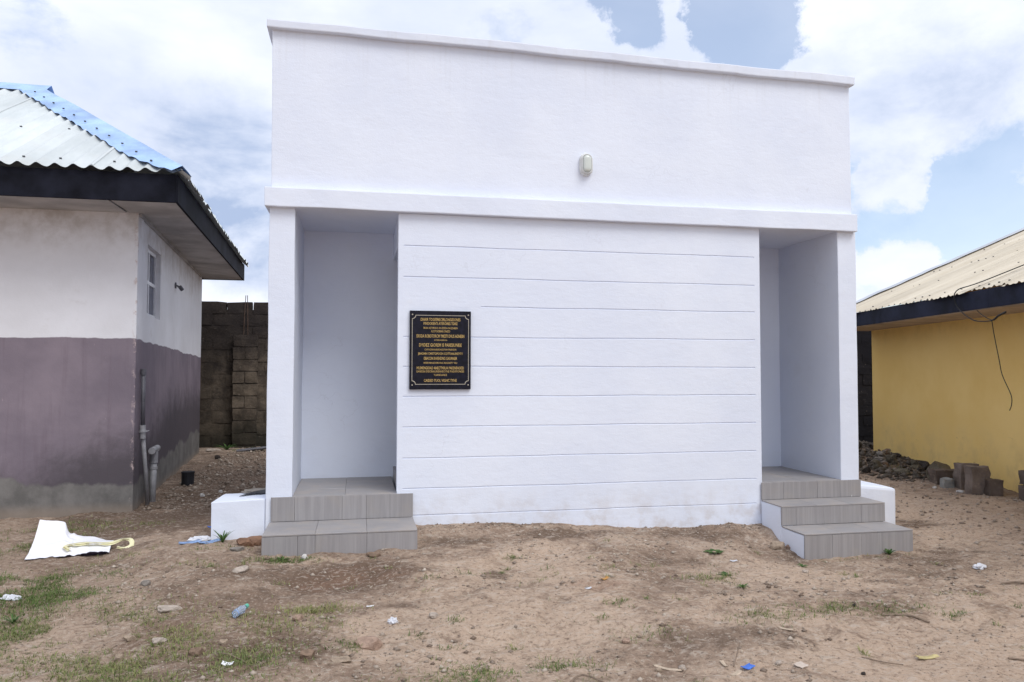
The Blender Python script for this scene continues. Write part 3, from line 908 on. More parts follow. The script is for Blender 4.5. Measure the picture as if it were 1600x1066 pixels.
def stadium(w, h, y, n=12):
    r = w / 2
    pts = []
    for k in range(n + 1):
        a = math.pi * k / n
        pts.append((2.765 + r * math.cos(a), y, 2.93 + (h / 2 - r) + r * math.sin(a)))
    for k in range(n + 1):
        a = math.pi + math.pi * k / n
        pts.append((2.765 + r * math.cos(a), y, 2.93 - (h / 2 - r) + r * math.sin(a)))
    return pts


def loft(rings, cap=True):
    n = len(rings[0])
    mb = MB()
    fs = [(i * n + k, i * n + (k + 1) % n, (i + 1) * n + (k + 1) % n, (i + 1) * n + k) for i in range(len(rings) - 1) for k in range(n)]
    if cap:
        fs.append(tuple((len(rings) - 1) * n + k for k in range(n)))
        fs.append(tuple(range(n - 1, -1, -1)))
    return mb.add([q for r in rings for q in r], fs)


part('housing', loft([stadium(.122, .205, .006), stadium(.124, .207, -.022), stadium(.112, .195, -.034), stadium(.098, .180, -.036)]), M['lampwhite'], lamp)
part('bezel', loft([stadium(.100, .184, -.030), stadium(.100, .184, -.046), stadium(.090, .174, -.054), stadium(.078, .160, -.050), stadium(.074, .156, -.036)], cap=False), M['lampwhite'], lamp, smooth=False)
part('diffuser', loft([stadium(.076, .158, -.036), stadium(.074, .155, -.056), stadium(.064, .144, -.064), stadium(.044, .122, -.069), stadium(.018, .092, -.071)]), M['diffuser'], lamp, smooth=True)

# plaque
pl = thing('plaque', 'black commemorative plaque with gold lettering on the scored white wall', 'plaque', (1.441, 0, 1.226))
PX0, PX1, PZ0, PZ1 = 1.175, 1.707, .886, 1.567
part('slab', MB().box(PX0, PX1, -.026, .004, PZ0, PZ1), M['plaque'], pl, bevel=.003)
b_, r_ = .030, .030
path = []
for (cx, cz, a0) in ((PX0 + b_, PZ1 - b_ - .008, -90), (PX1 - b_, PZ1 - b_ - .008, 180), (PX1 - b_, PZ0 + b_, 90), (PX0 + b_, PZ0 + b_, 0)):
    pass


def border(off):
    q = []
    x0, x1, z0, z1 = PX0 + .019 + off, PX1 - .019 - off, PZ0 + .042 + off, PZ1 - .038 - off
    for cx, cz, sx, sz, flip in ((x0, z1, 1, -1, 0), (x1, z1, -1, -1, 1), (x1, z0, -1, 1, 0), (x0, z0, 1, 1, 1)):
        arc = [(cx + sx * r_ * math.sin(k * math.pi / 10), cz + sz * r_ * math.cos(k * math.pi / 10)) for k in range(6)]
        q += arc if not flip else arc[::-1]
    return q


qa, qb = border(0), border(.0042)
n_ = len(qa)
part('border_line', MB().add([(x, -.0275, z) for x, z in qa] + [(x, -.0275, z) for x, z in qb] + [(x, -.0255, z) for x, z in qa] + [(x, -.0255, z) for x, z in qb],
     [(i, (i + 1) % n_, n_ + (i + 1) % n_, n_ + i) for i in range(n_)] + [(i, 2 * n_ + i, 2 * n_ + (i + 1) % n_, (i + 1) % n_) for i in range(n_)]), M['silver'], pl)
for sx in (PX0 + .023, PX1 - .023):
    for sz in (PZ0 + .038, PZ1 - .034):
        part('screw', loft([[(sx + .0065 * math.cos(a), -.0255, sz + .0065 * math.sin(a)) for a in np.linspace(0, 2 * math.pi, 10, False)],
                            [(sx + .0045 * math.cos(a), -.0295, sz + .0045 * math.sin(a)) for a in np.linspace(0, 2 * math.pi, 10, False)]]), M['silver'], pl)
TXT = [("DIARIR TOGEEMECERLONGIDONES", .345, 0.889, .026, 'b'), ("PINDOKEN'S AYERORES TDKE", .295, 0.839, .025, 'b'), ("BEAN AZTVINDO AN EZEDA IN EZNREN", .295, 0.781, .017, 's'),
       ("AZOTOOBING ONIZO", .165, 0.739, .019, 's'), ("ERODA ROBOTORCM YMESTI DVUS AGNEBN", .415, 0.678, .028, 'b'), ("ATVERHORFION", .112, 0.626, .012, 's'),
       ("DYIDEZ GIOREM IS PARESIUNEIE", .37, 0.564, .029, 'b'), ("CHYAGAAANINIGHGIUVAV PNANUAI", .275, 0.506, .016, 's'), ("JBHOMN CMISTOPOGN COTTAAUIKEYTY", .39, 0.45, .026, 'b'),
       ("GBACON INVENDNG GAUANEIR", .29, 0.394, .026, 'b'), ("MFEM MANDUMOING MAGNETY 'GU", .29, 0.337, .016, 's'), ("MUIMENGIOAD ANECTNIIUA PAKENEADEID", .41, 0.272, .025, 'b'),
       ("EANEGN EYEIONAUIRENNEOYNE PNGUIYONGEI", .41, 0.228, .018, 's'), ("TUANDANCE", .115, 0.183, .017, 's'), ("CAIDED TUOL VIGNC TYNE", .285, 0.113, .024, 'b')]
for s, wid, fz, hgt, kd in TXT:
    cu = bpy.data.curves.new('text_line', 'FONT')
    cu.body = s
    cu.align_x, cu.align_y = 'CENTER', 'CENTER'
    cu.size = 1.0
    cu.offset = .012 if kd == 'b' else .006
    cu.resolution_u = 2
    cu.extrude = .02
    to = bpy.data.objects.new('text_line', cu)
    COL.objects.link(to)
    bpy.context.view_layer.update()
    me = bpy.data.meshes.new_from_object(to.evaluated_get(bpy.context.evaluated_depsgraph_get()))
    bpy.data.objects.remove(to)
    me.name = 'text_line'
    co = np.empty(len(me.vertices) * 3)
    me.vertices.foreach_get('co', co)
    co = co.reshape(-1, 3)
    mn, mx = co.min(0), co.max(0)
    sx_, sy_ = wid / (mx[0] - mn[0]), hgt / (mx[1] - mn[1])
    cx_, cy_ = (mn[0] + mx[0]) / 2, (mn[1] + mx[1]) / 2
    new = np.stack([(co[:, 0] - cx_) * sx_, -.0262 - (co[:, 2] + .02) * .04, (co[:, 1] - cy_) * sy_ + PZ0 + fz * (PZ1 - PZ0) - 1.226], -1)
    new[:, 0] += (PX0 + PX1) / 2 - 1.441
    me.vertices.foreach_set('co', new.ravel())
    me.materials.clear()
    me.materials.append(M['gold'])
    me.update()
    put('text_line', me, pl)

# ------------------------------------------------------------------ old house, white over mauve
HX, HY, HZ = -1.507, 1.833, -.40
FX, FY = -1.952, 7.45                    # far end of the side wall
ZS = 2.69                                # soffit
oh = thing('old_house', 'old house with white over mauve plaster and pale zinc hip roof', 'house', (HX, HY, HZ))
fwm = MB()
fwm.box(-7.5, HX, HY, HY + .2, -.9, ZS + .02)
fwm.box(-7.5, -7.3, HY + .2, FY, -.9, ZS + .02)
fwm.box(-7.3, FX - .2, FY - .2, FY, -.9, ZS + .02)
part('wall', fwm, M['old'], oh)
L_ = math.hypot(FX - HX, FY - HY)
sd = Vector(((FX - HX) / L_, (FY - HY) / L_, 0))       # along the side wall
sn = Vector((sd.y, -sd.x, 0))                          # out of the side wall


def side(s, d, z):
    q = Vector((HX, HY, 0)) + sd * s + sn * d
    return (q.x, q.y, z)


s0, s1, w0, w1 = .555, 1.40, 1.655, 2.445
sw = MB()
cs, cz = [.0005, s0, s1, L_], [-.9, w0, w1, ZS + .02]
for i in range(3):
    for j in range(3):
        if (i, j) == (1, 1):
            continue
        sw.quad(side(cs[i], 0, cz[j]), side(cs[i + 1], 0, cz[j]), side(cs[i + 1], 0, cz[j + 1]), side(cs[i], 0, cz[j + 1]))
for a, b in (((s0, w0), (s1, w0)), ((s1, w0), (s1, w1)), ((s1, w1), (s0, w1)), ((s0, w1), (s0, w0))):
    sw.quad(side(a[0], 0, a[1]), side(b[0], 0, b[1]), side(b[0], -.2, b[1]), side(a[0], -.2, a[1]))
part('wall', sw, M['old'], oh, fix=False)


def sbox(mb, a, b, d0, d1, z0, z1):
    return mb.hexa([side(a, d0, z0), side(b, d0, z0), side(b, d1, z0), side(a, d1, z0), side(a, d0, z1), side(b, d0, z1), side(b, d1, z1), side(a, d1, z1)])


win = part('window', MB().box(0, .001, 0, .001, 0, .001), M['frame'], oh)
wf = MB()
f_ = .045
sbox(wf, s0 + .002, s1 - .002, -.100, -.052, w0 + .002, w0 + f_)
sbox(wf, s0 + .002, s1 - .002, -.100, -.052, w1 - f_, w1 - .002)
sbox(wf, s0 + .002, s0 + f_, -.100, -.052, w0 + f_, w1 - f_)
sbox(wf, s1 - f_, s1 - .002, -.100, -.052, w0 + f_, w1 - f_)
sbox(wf, s0 + f_, s1 - f_, -.097, -.055, 2.035, 2.075)
sbox(wf, (s0 + s1) / 2 - .02, (s0 + s1) / 2 + .02, -.096, -.057, w0 + f_, 2.035)
sbox(wf, (s0 + s1) / 2 - .02, (s0 + s1) / 2 + .02, -.096, -.057, 2.075, w1 - f_)
win.data = wf.mesh('window', M['frame'], origin=root_of(win))
for za, zb2 in ((w0 + f_, 2.035), (2.075, w1 - f_)):
    for a, b in ((s0 + f_, (s0 + s1) / 2 - .02), ((s0 + s1) / 2 + .02, s1 - f_)):
        part('pane', sbox(MB(), a, b, -.078, -.070, za, zb2), M['glass'], win)
part('wall_bracket', MB().tube([side(2.55, .002, 2.20), side(2.55, .018, 2.20)], .042, 12).tube([side(2.55, .018, 2.20), side(2.58, .07, 2.175)], .012, 8).tube([side(2.57, .055, 2.19), side(2.60, .088, 2.145)], .026, 10), M['pvc_dark'], oh)

# eaves
EX0, EY0 = -.982, 1.178                  # fascia corner
EX1, EY1 = -1.290, 7.75
fas = MB().box(-7.9, EX0 - .026, EY0, EY0 + .025, 2.668, 2.94)
part('fascia_board', fas, M['fascia'], oh, bevel=.003)
fd = Vector((EX1 - EX0, EY1 - EY0, 0)).normalized()
fn = Vector((fd.y, -fd.x, 0))
FLEN = math.hypot(EX1 - EX0, EY1 - EY0)


def eave(s, d, z):
    q = Vector((EX0, EY0, 0)) + fd * s + fn * d
    return (q.x, q.y, z)


def ebox(a, b, d0, d1, z0, z1):
    return MB().hexa([eave(a, d0, z0), eave(b, d0, z0), eave(b, d1, z0), eave(a, d1, z0), eave(a, d0, z1), eave(b, d0, z1), eave(b, d1, z1), eave(a, d1, z1)])


bounds = [0, 3.3, FLEN]
for a, b in zip(bounds[:-1], bounds[1:]):
    part('fascia_board', ebox(a + .001, b - .001, -.025, 0, 2.668, 2.94), M['fascia'], oh, bevel=.003)
part('fascia_board', MB().box(-7.9, EX1 - .03, EY1 - .025, EY1, 2.669, 2.93), M['fascia'], oh)
xs_ = [-7.6, -6.4, -5.2, -4.0, -2.8, -1.62]
for a, b in zip(xs_[:-1], xs_[1:]):
    part('soffit_board', MB().box(a + .003, b - .003, EY0 + .027, HY - .002, ZS - .012, ZS), M['soffit'], oh)
for a, b in ((.03, .66), (.66, 1.9), (1.9, 3.2), (3.2, 4.5), (4.5, 5.6), (5.6, 6.54)):
    def wl(s):
        q = Vector(eave(s, 0, 0))
        k = (q - Vector((HX, HY, 0))).dot(sd)
        return -(q - Vector((HX, HY, 0))).dot(sn) if k > -.2 else -.62
    z = ZS - .012 + random.uniform(-.002, .002)
    a_, b_2 = a + .004, b - .004
    wa, wb2 = (wl(a_), wl(b_2)) if a > .5 else (-.62, -.58)
    part('soffit_board', MB().prism([eave(a_, -.027, z), eave(b_2, -.027, z), eave(b_2, wb2 + .002, z), eave(a_, wa + .002, z)], (0, 0, .012)), M['soffit'], oh)
part('cornice_strip', sbox(MB(), .02, 5.4, .001, .03, ZS - .045, ZS - .013), M['soffit'], oh)
part('soffit_backing', MB().prism([(-7.8, EY0 + .03, ZS + .025), (EX0 - .03, EY0 + .03, ZS + .025), (EX1 - .03, EY1 - .03, ZS + .025), (-7.8, EY1 - .03, ZS + .025)], (0, 0, .02)), M['dark_in'], oh)

CX, CY, CZ = -.935, 1.120, 2.958         # roof corner above the fascia
RX, RY = -3.46, 4.45                     # end of the ridge
MF = (4.795 - CZ) / (RY - CY)
SEX = (-1.262 + .935) / 6.6              # the side eave drifts with y


def zf(x, y):
    return CZ + (y - CY) * MF


def zs_(x, y):
    xe = CX + SEX * (y - CY)
    return CZ + (xe - x) * (4.795 - CZ) / ((CX + SEX * (RY - CY)) - RX)


PITCH = .158


def wave(t):
    return .019 * math.cos(2 * math.pi * t / PITCH) + .003 * math.cos(4 * math.pi * t / PITCH + .8)


def roof_front():
    x1, k = CX, 0
    while x1 > -6.2:
        x0 = x1 - .79
        mb = MB()
        cols, rows = 48, 9
        lift = .004 * (k % 2)
        jit = random.uniform(-.02, .012)
        vs = []
        for i in range(cols + 1):
            x = x0 - .04 + (x1 + .0 - x0 + .04) * i / cols
            yh = min(RY, CY + (CX - x) * (RY - CY) / (CX - RX))
            ye = CY + jit
            for j in range(rows + 1):
                y = ye + (max(yh, ye + .004) - ye) * j / rows
                vs.append((x, y, zf(x, y) + wave(x) + lift + .006 * mnoise.noise(Vector((x * 1.5, y * 1.5, k)))))
        n = rows + 1
        fs = [(i * n + j, (i + 1) * n + j, (i + 1) * n + j + 1, i * n + j + 1) for i in range(cols) for j in range(rows)]
        mb.add(vs, fs)
        sh = part('roof_sheet', mb, M['roof'], oh, smooth=True, fix=False)
        nl = MB()
        for xx in (x0 + .20, x0 + .52):
            for yy in (CY + .14, CY + 1.25):
                yh = min(RY, CY + (CX - xx) * (RY - CY) / (CX - RX))
                if yy < yh - .2:
                    xw = round(xx / PITCH) * PITCH
                    c0 = Vector((xw, yy, zf(xw, yy) + wave(xw) + lift))
                    nl.box(c0.x - .010, c0.x + .010, c0.y - .008, c0.y + .008, c0.z - .002, c0.z + .010)
        if nl.v:
            tag(part('roofing_nail', nl, M['rivet'], sh), kind='stuff')
        x1, k = x0, k + 1


roof_front()
y0_, k_ = CY, 0
while y0_ < EY1:
    y1_ = min(y0_ + .79, EY1 + .05)
    vs, cols, rows = [], 48, 7
    jit = random.uniform(-.01, .035)
    for i in range(cols + 1):
        y = y0_ + (y1_ + .03 - y0_) * i / cols
        xe = CX + SEX * (y - CY) + jit + .035 + .055 * mnoise.noise(Vector((y * 4, 3, k_))) + .02 * mnoise.noise(Vector((y * 13, 8, 0)))
        # top limit: the front hip, then the ridge end
        if y < RY:
            xt = CX + (y - CY) * (RX - CX) / (RY - CY)
        else:
            xt = RX + (y - RY) * (CX + SEX * 6.6 - RX) / (EY1 + .05 - RY)
        for j in range(rows + 1):
            x = xe + (min(xt, xe - .004) - xe) * j / rows
            vs.append((x, y, zs_(x, y) + wave(y) + .004 * (k_ % 2)))
    n = rows + 1
    part('roof_sheet', MB().add(vs, [(i * n + j, (i + 1) * n + j, (i + 1) * n + j + 1, i * n + j + 1) for i in range(cols) for j in range(rows)]), M['roof'], oh, smooth=True, fix=False)
    y0_, k_ = y1_, k_ + 1
# rear slope, behind the ridge
part('roof_sheet', MB().add([(-7.9, RY, 4.795), (RX, RY, 4.795), (EX1, EY1 + .05, 2.958), (-7.9, EY1 + .05, 2.958)], [(0, 1, 2, 3)]), M['roof'], oh, fix=False)


def hip_cap():
    A, B = Vector((CX + .0, CY - .0, CZ + .0)), Vector((RX, RY, 4.795))
    h = (B - A).normalized()
    nf = Vector((0, -MF, 1)).normalized()
    pf = nf.cross(h)
    if pf.x > 0:
        pf = -pf
    ns = Vector(((4.795 - CZ) / ((CX + SEX * (RY - CY)) - RX), 0, 1)).normalized()
    ps = ns.cross(h)
    if ps.x < 0:
        ps = -ps
    nseg, vs = 60, []
    for i in range(nseg + 1):
        t = i / nseg
        c = A.lerp(B, t)
        wv = .010 * math.sin(i * 1.9) + .014 * mnoise.noise(Vector((t * 7, 0, 0)))
        wdt = .265 * (1 - .62 * math.exp(-t * 14)) * (1 + .10 * mnoise.noise(Vector((t * 5, 3, 0))))
        up = .048 + .012 * mnoise.noise(Vector((t * 4, 8, 0)))
        vs += [c + pf * wdt + nf * (.024 + wv), c + pf * wdt * .5 + nf * (up * .85 + wv * .4), c + Vector((0, 0, up * 1.25)), c + ps * wdt * .5 + ns * (up * .7), c + ps * wdt + ns * .022]
    fs = [(i * 5 + k, i * 5 + k + 1, (i + 1) * 5 + k + 1, (i + 1) * 5 + k) for i in range(nseg) for k in range(4)]
    cap = part('hip_flashing', MB().add(vs, fs), M['cap_blue'], oh, smooth=True, fix=False)
    nl = MB()
    for i in range(4, nseg - 2, 5):
        q = A.lerp(B, i / nseg) + pf * .17 + nf * .052
        nl.box(q.x - .010, q.x + .010, q.y - .008, q.y + .008, q.z - .004, q.z + .008)
    tag(part('roofing_nail', nl, M['rivet'], cap), kind='stuff')


hip_cap()
rv = []
for i in range(41):
    x = RX + .14 - i * .11
    wv = .012 * mnoise.noise(Vector((x * 3, 1, 0)))
    rv += [(x, RY - .22, zf(x, RY - .22) + .028 + wv), (x, RY - .10, zf(x, RY - .10) + .05), (x, RY, 4.795 + .062 + wv), (x, RY + .22, 4.795 - .09)]
part('ridge_flashing', MB().add(rv, [(i * 4 + k, i * 4 + k + 1, (i + 1) * 4 + k + 1, (i + 1) * 4 + k) for i in range(40) for k in range(3)]), M['cap_blue'], oh, smooth=True, fix=False)

# pipes by the side wall
vp = thing('waste_pipe', 'tall thin grey pipe with a coupling leaning on the mauve side wall', 'pipe', side(.42, .06, -.40))
part('pipe', MB().tube([side(.18, .045, 1.03), side(.20, .045, .40)], .021, 10), M['pvc_dark'], vp, smooth=True)
part('pipe', MB().tube([side(.20, .045, .40), side(.30, .06, .02), side(.44, .07, -.48)], .021, 10), M['pvc'], vp, smooth=True)
part('coupling', MB().tube([side(.195, .045, .47), side(.205, .046, .33)], .029, 12).tube([side(.20, .045, .415), side(.20, .046, .395)], .040, 12), M['pvc'], vp)
part('cap', MB().tube([side(.178, .045, 1.06), side(.18, .045, 1.0)], .027, 10), M['pvc_dark'], vp)
part('clamp', MB().tube([side(.20, .002, .405), side(.20, .09, .405)], .007, 6).tube([side(.20, .09, .405), side(.29, .09, .405)], .006, 6), M['pvc'], vp)
tp = thing('drain_pipe', 'short grey pipe topped by a tee against the mauve side wall', 'pipe', side(.60, .09, -.40))
part('pipe', MB().tube([side(.66, .085, .08), side(.60, .085, -.48)], .033, 12), M['pvc'], tp, smooth=True)
part('tee', MB().tube([side(.66, .085, .165), side(.655, .085, .02)], .043, 12).tube([side(.52, .085, .165), side(.86, .085, .165)], .037, 12), M['pvc'], tp)
part('collar', MB().tube([side(.652, .085, -.02), side(.650, .085, -.05)], .041, 12), M['pvc'], tp)

# ------------------------------------------------------------------ boundary wall of blocks
BY = 8.5
bwall = thing('boundary_wall', 'tall weathered block boundary wall with black stains behind the white building', 'wall', (2.0, BY, -.5))
mort = simple('old_mortar', (0.068, 0.055, 0.044), 0.95, 0.3, 8.0, 0.6, 0.0, 0.01)
part('mortar', MB().box(-7.6, 18, BY + .009, BY + .20, -1.1, 2.20), M['block'], bwall)
BLK = []
for s in range(6):
    for wd in (.455, .22):
        pass


def blk_mesh(w, h, d, seed, amp=.010):
    bm = bmesh.new()
    bmesh.ops.create_cube(bm, size=1)
    bmesh.ops.subdivide_edges(bm, edges=bm.edges[:], cuts=2, use_grid_fill=True)
    for v in bm.verts:
        v.co = Vector((v.co.x * w, v.co.y * d, v.co.z * h))
        e = sum(abs(abs(c) - k / 2) < 1e-4 for c, k in zip(v.co, (w, d, h)))
        if e >= 2:
            v.co *= 1 - (.022 if e == 2 else .045)
        v.co += Vector((mnoise.noise(v.co * 5 + Vector((seed, 0, 0))), mnoise.noise(v.co * 5 + Vector((0, seed, 0))), mnoise.noise(v.co * 5 + Vector((0, 0, seed))))) * amp
    me = bpy.data.meshes.new('block')
    bm.to_mesh(me)
    bm.free()
    me.materials.append(M['block'])
    return me


BFULL = [blk_mesh(.455, .218, .20, 3.1 * k, .016) for k in range(7)]
BHALF = [blk_mesh(.21, .218, .20, 2.3 * k + 40, .013) for k in range(4)]
for xa, xb in ((-3.35, .9), (9.7, 13.4)):
    for r in range(14):
        z = -.86 + r * .2295
        x = xa + (.235 if r % 2 else 0)
        while x < xb:
            if r == 13 and random.random() < .12:
                x += .47
                continue
            o = put('block', random.choice(BFULL), bwall, Vector((x + .2275, BY + .10 + random.uniform(-.012, .008), z + .109)) - root_of(bwall))
            o.rotation_euler = (random.uniform(-.02, .02) + (math.pi if random.random() < .5 else 0), random.uniform(-.008, .008), random.uniform(-.015, .015))
            x += .47
PXA = -1.552
pil = part('pilaster', MB().box(PXA + .02, PXA + .41, BY - .17, BY + .02, -.9, 1.71), mort, bwall)
for r in range(11):
    z = -.80 + r * .2295
    if r % 2:
        for dx in (.105, .325):
            put('block', random.choice(BHALF), pil, Vector((PXA + dx, BY - .095 + random.uniform(-.008, .008), z + .109)) - root_of(pil), (0, random.uniform(-.01, .01), random.uniform(-.02, .02)))
    else:
        put('block', random.choice(BFULL), pil, Vector((PXA + .215, BY - .095 + random.uniform(-.008, .008), z + .109)) - root_of(pil), (0, random.uniform(-.01, .01), random.uniform(-.02, .02)), (.95, 1, 1))
for x, lean in ((-1.39, .03), (-1.31, -.02)):
    part('reinforcing_bar', MB().tube([(x, BY - .04, 1.6), (x + lean * .3, BY - .045, 2.0), (x + lean, BY - .03, 2.47)], .007, 6), M['rebar'], bwall)

# ------------------------------------------------------------------ yellow house (local frame: y along its wall, x into the house)
yh = thing('yellow_house', 'yellow plastered house with tan corrugated metal roof and navy fascia', 'house', (10.034, 5.795, -.50))
yh.rotation_euler = (0, 0, -math.atan2(.235, .972))


def yp(name, mb, mat, parent=None, **kw):
    return put(name, mb.mesh(name, M[mat], **kw), parent or yh)


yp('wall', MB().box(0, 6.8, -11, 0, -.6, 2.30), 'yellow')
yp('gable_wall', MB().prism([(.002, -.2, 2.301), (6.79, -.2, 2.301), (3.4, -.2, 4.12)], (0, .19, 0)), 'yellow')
yb_ = [-11.0, -8.0, -5.05, -2.2, .16]
for a, b in zip(yb_[:-1], yb_[1:]):
    yp('fascia_board', MB().box(-.80, -.775, a + .001, b - .001, 2.305, 2.532), 'fascia_blue', bevel=.003)
e_ = -10.9
while e_ < .1:
    e2 = min(e_ + 1.2, .13)
    yp('soffit_board', MB().box(-.773, -.002, e_ + .003, e2 - .003, 2.296, 2.307), 'soffit_tan')
    e_ = e2
YM = .44


def yz(n):
    return 2.515 + (n + .85) * YM


y1_, k_ = .22, 0
while y1_ > -10.5:
    y0_ = y1_ - .80
    vs, cols, rows = [], 32, 8
    j0 = random.uniform(-.03, .05) if k_ != 6 else .10
    for i in range(cols + 1):
        e = y0_ - .03 + (y1_ - y0_ + .03) * i / cols
        ph = (e / .20) % 1.0
        rib = max(0.0, 1 - abs(ph - .5) * 5) * .020 + .004 * math.cos(4 * math.pi * e / .2)
        na = -.86 + j0 + .02 * mnoise.noise(Vector((e * 2.2, 0, 4)))
        for j in range(rows + 1):
            n = na + (3.4 - na) * j / rows
            vs.append((n, e, yz(n) + rib + .004 * (k_ % 2) + .008 * mnoise.noise(Vector((n * 1.3, e * 1.3, 2)))))
    q = rows + 1
    sh = yp('roof_sheet', MB().add(vs, [(i * q + j, i * q + j + 1, (i + 1) * q + j + 1, (i + 1) * q + j) for i in range(cols) for j in range(rows)]), 'roof_tan', smooth=True, fix=False)
    nl = MB()
    for ee in (y0_ + .1, y0_ + .3, y0_ + .5, y0_ + .7):
        for n in (-.70, .15, 1.0, 1.9):
            ec = math.floor(ee / .2) * .2 + .1
            if random.random() < .45:
                nl.box(n - .008, n + .008, ec - .009, ec + .009, yz(n) + .012, yz(n) + .028)
    if nl.v:
        tag(yp('roofing_nail', nl, 'rivet', sh), kind='stuff')
    y1_, k_ = y0_, k_ + 1
yp('roof_sheet', MB().add([(3.4, -10.6, yz(3.4)), (3.4, .22, yz(3.4)), (7.6, .22, 2.5), (7.6, -10.6, 2.5)], [(0, 1, 2, 3)]), 'roof_tan', fix=False)
vs = []
for i in range(35):
    n = -.92 + i * .1257
    u = .012 * mnoise.noise(Vector((n * 3, 0, 0)))
    vs += [(n, .06 + u, yz(n) + .036 + u), (n, .235, yz(n) + .060 + u), (n, .262, yz(n) - .06)]
yp('verge_flashing', MB().add(vs, [(i * 3 + k, i * 3 + k + 1, (i + 1) * 3 + k + 1, (i + 1) * 3 + k) for i in range(34) for k in range(2)]), 'cap_grey', fix=False)

rot_y = Matrix.Translation((10.034, 5.795, -.50)) @ Matrix.Rotation(yh.rotation_euler[2], 4, 'Z')


def yw(e, n, z):
    return rot_y @ Vector((n, e, z))


def smooth_path(pts, sub=6):
    pts = [Vector(q) for q in pts]
    out = []
    for i in range(len(pts) - 1):
        p0, p1, p2, p3 = pts[max(i - 1, 0)], pts[i], pts[i + 1], pts[min(i + 2, len(pts) - 1)]
        for k in range(sub):
            t = k / sub
            out.append(.5 * ((2 * p1) + (p2 - p0) * t + (2 * p0 - 5 * p1 + 4 * p2 - p3) * t * t + (3 * p1 - p0 - 3 * p2 + p3) * t ** 3))
    out.append(pts[-1])
    return out


cb = thing('electric_cable', 'black cable looping off the tan roof and dangling down the yellow wall', 'cable', tuple(yw(-4.5, -.82, 1.9)))
part('cable_run', MB().tube(smooth_path([yw(-5.35, 1.5, 3.60), yw(-4.98, .4, 3.12), yw(-4.62, -.6, 2.675), yw(-4.49, -.87, 2.56), yw(-4.49, -.86, 2.36), yw(-4.78, -.85, 2.185), yw(-5.0, -.84, 2.145), yw(-5.17, -.83, 2.143)]), .007, 6), M['cable'], cb, smooth=True)
part('cable_run', MB().tube(smooth_path([yw(-4.72, -.76, 2.31), yw(-4.93, -.80, 2.22), yw(-5.17, -.83, 2.15), yw(-5.29, -.83, 2.19), yw(-5.42, -.82, 2.225)]), [.005] * 13 + [.013] * 11 + [.007], 6), M['cable'], cb, smooth=True)
part('cable_run', MB().tube(smooth_path([yw(-5.16, -.83, 2.145), yw(-5.18, -.82, 1.98), yw(-5.23, -.80, 1.69), yw(-5.27, -.79, 1.505), yw(-5.42, -.79, 1.287), yw(-5.43, -.79, 1.18), yw(-5.39, -.79, 1.105)]), .005, 5), M['cable'], cb, smooth=True)

# ------------------------------------------------------------------ loose blocks along the yellow wall
def rock_mesh(seed, sub=2, rough_=.28, flat=1.0, facet=False):
    bm = bmesh.new()
    bmesh.ops.create_icosphere(bm, subdivisions=sub, radius=.5)
    off = Vector((seed * 3.7, seed * 1.9, seed * 5.3))
    for v in bm.verts:
        n = v.co.normalized()
        k = 1 + rough_ * 1.5 * mnoise.noise(n * 1.25 + off) + rough_ * .6 * mnoise.noise(n * 3.1 + off)
        v.co = n * .5 * k
        if facet:
            for a in (Vector((1, .3, .5)), Vector((-.6, 1, .4)), Vector((-.4, -.8, .7)), Vector((.5, -.6, -.4)), Vector((0, .2, 1))):
                a = (a + off.normalized() * .4).normalized()
                d = v.co.dot(a) - .30
                if d > 0:
                    v.co -= a * d * .85
    me = bpy.data.meshes.new('stone')
    bm.to_mesh(me)
    bm.free()
    return me


ROCKS = {}


def rock(colour, seed, facet):
    key = (colour, seed, facet)
    if key not in ROCKS:
        me = rock_mesh(seed, 3 if facet else 2, .30, 1.0, facet)
        me.materials.append(M['st_' + colour])
        me.polygons.foreach_set('use_smooth', [not facet] * len(me.polygons))
        ROCKS[key] = me
    return ROCKS[key]


def ground_z(x, y):
    return float(gz(x, y))


for i, (x, y, w, h, c, lab) in enumerate(STONES):
    w = max(w, .02)
    h = max(h, .012)
    o = put('stone', rock(c, i % 7, w > .045), None, (x, y + w * .25, ground_z(x, y + w * .2) + h * .30), (random.uniform(-.1, .1), random.uniform(-.1, .1), random.uniform(-.5, .5)), (w * 1.12, w * .85, h * 1.35))
    tag(o, lab, 'stone')


def cblock(lab, x, y, w, d, h, rz, mat='cblock', dz=0.0, seed=1):
    bm = bmesh.new()
    bmesh.ops.create_cube(bm, size=1)
    bmesh.ops.subdivide_edges(bm, edges=bm.edges[:], cuts=3, use_grid_fill=True)
    for v in bm.verts:
        c = Vector((v.co.x * w, v.co.y * d, (v.co.z + .5) * h))
        e = sum(abs(abs(q) - .5) < 1e-4 for q in v.co)
        if e >= 2:
            c.x *= .965
            c.y *= .965
        v.co = c + Vector((mnoise.noise(c * 9 + Vector((seed, 0, 0))), mnoise.noise(c * 9 + Vector((0, seed, 0))), mnoise.noise(c * 9 + Vector((0, 0, seed))))) * .022
    me = bpy.data.meshes.new('concrete_block')
    bm.to_mesh(me)
    bm.free()
    me.materials.append(M[mat])
    o = put('concrete_block', me, None, (x, y, ground_z(x, y) - .02 + dz), (0, 0, rz))
    return tag(o, lab, 'concrete block')


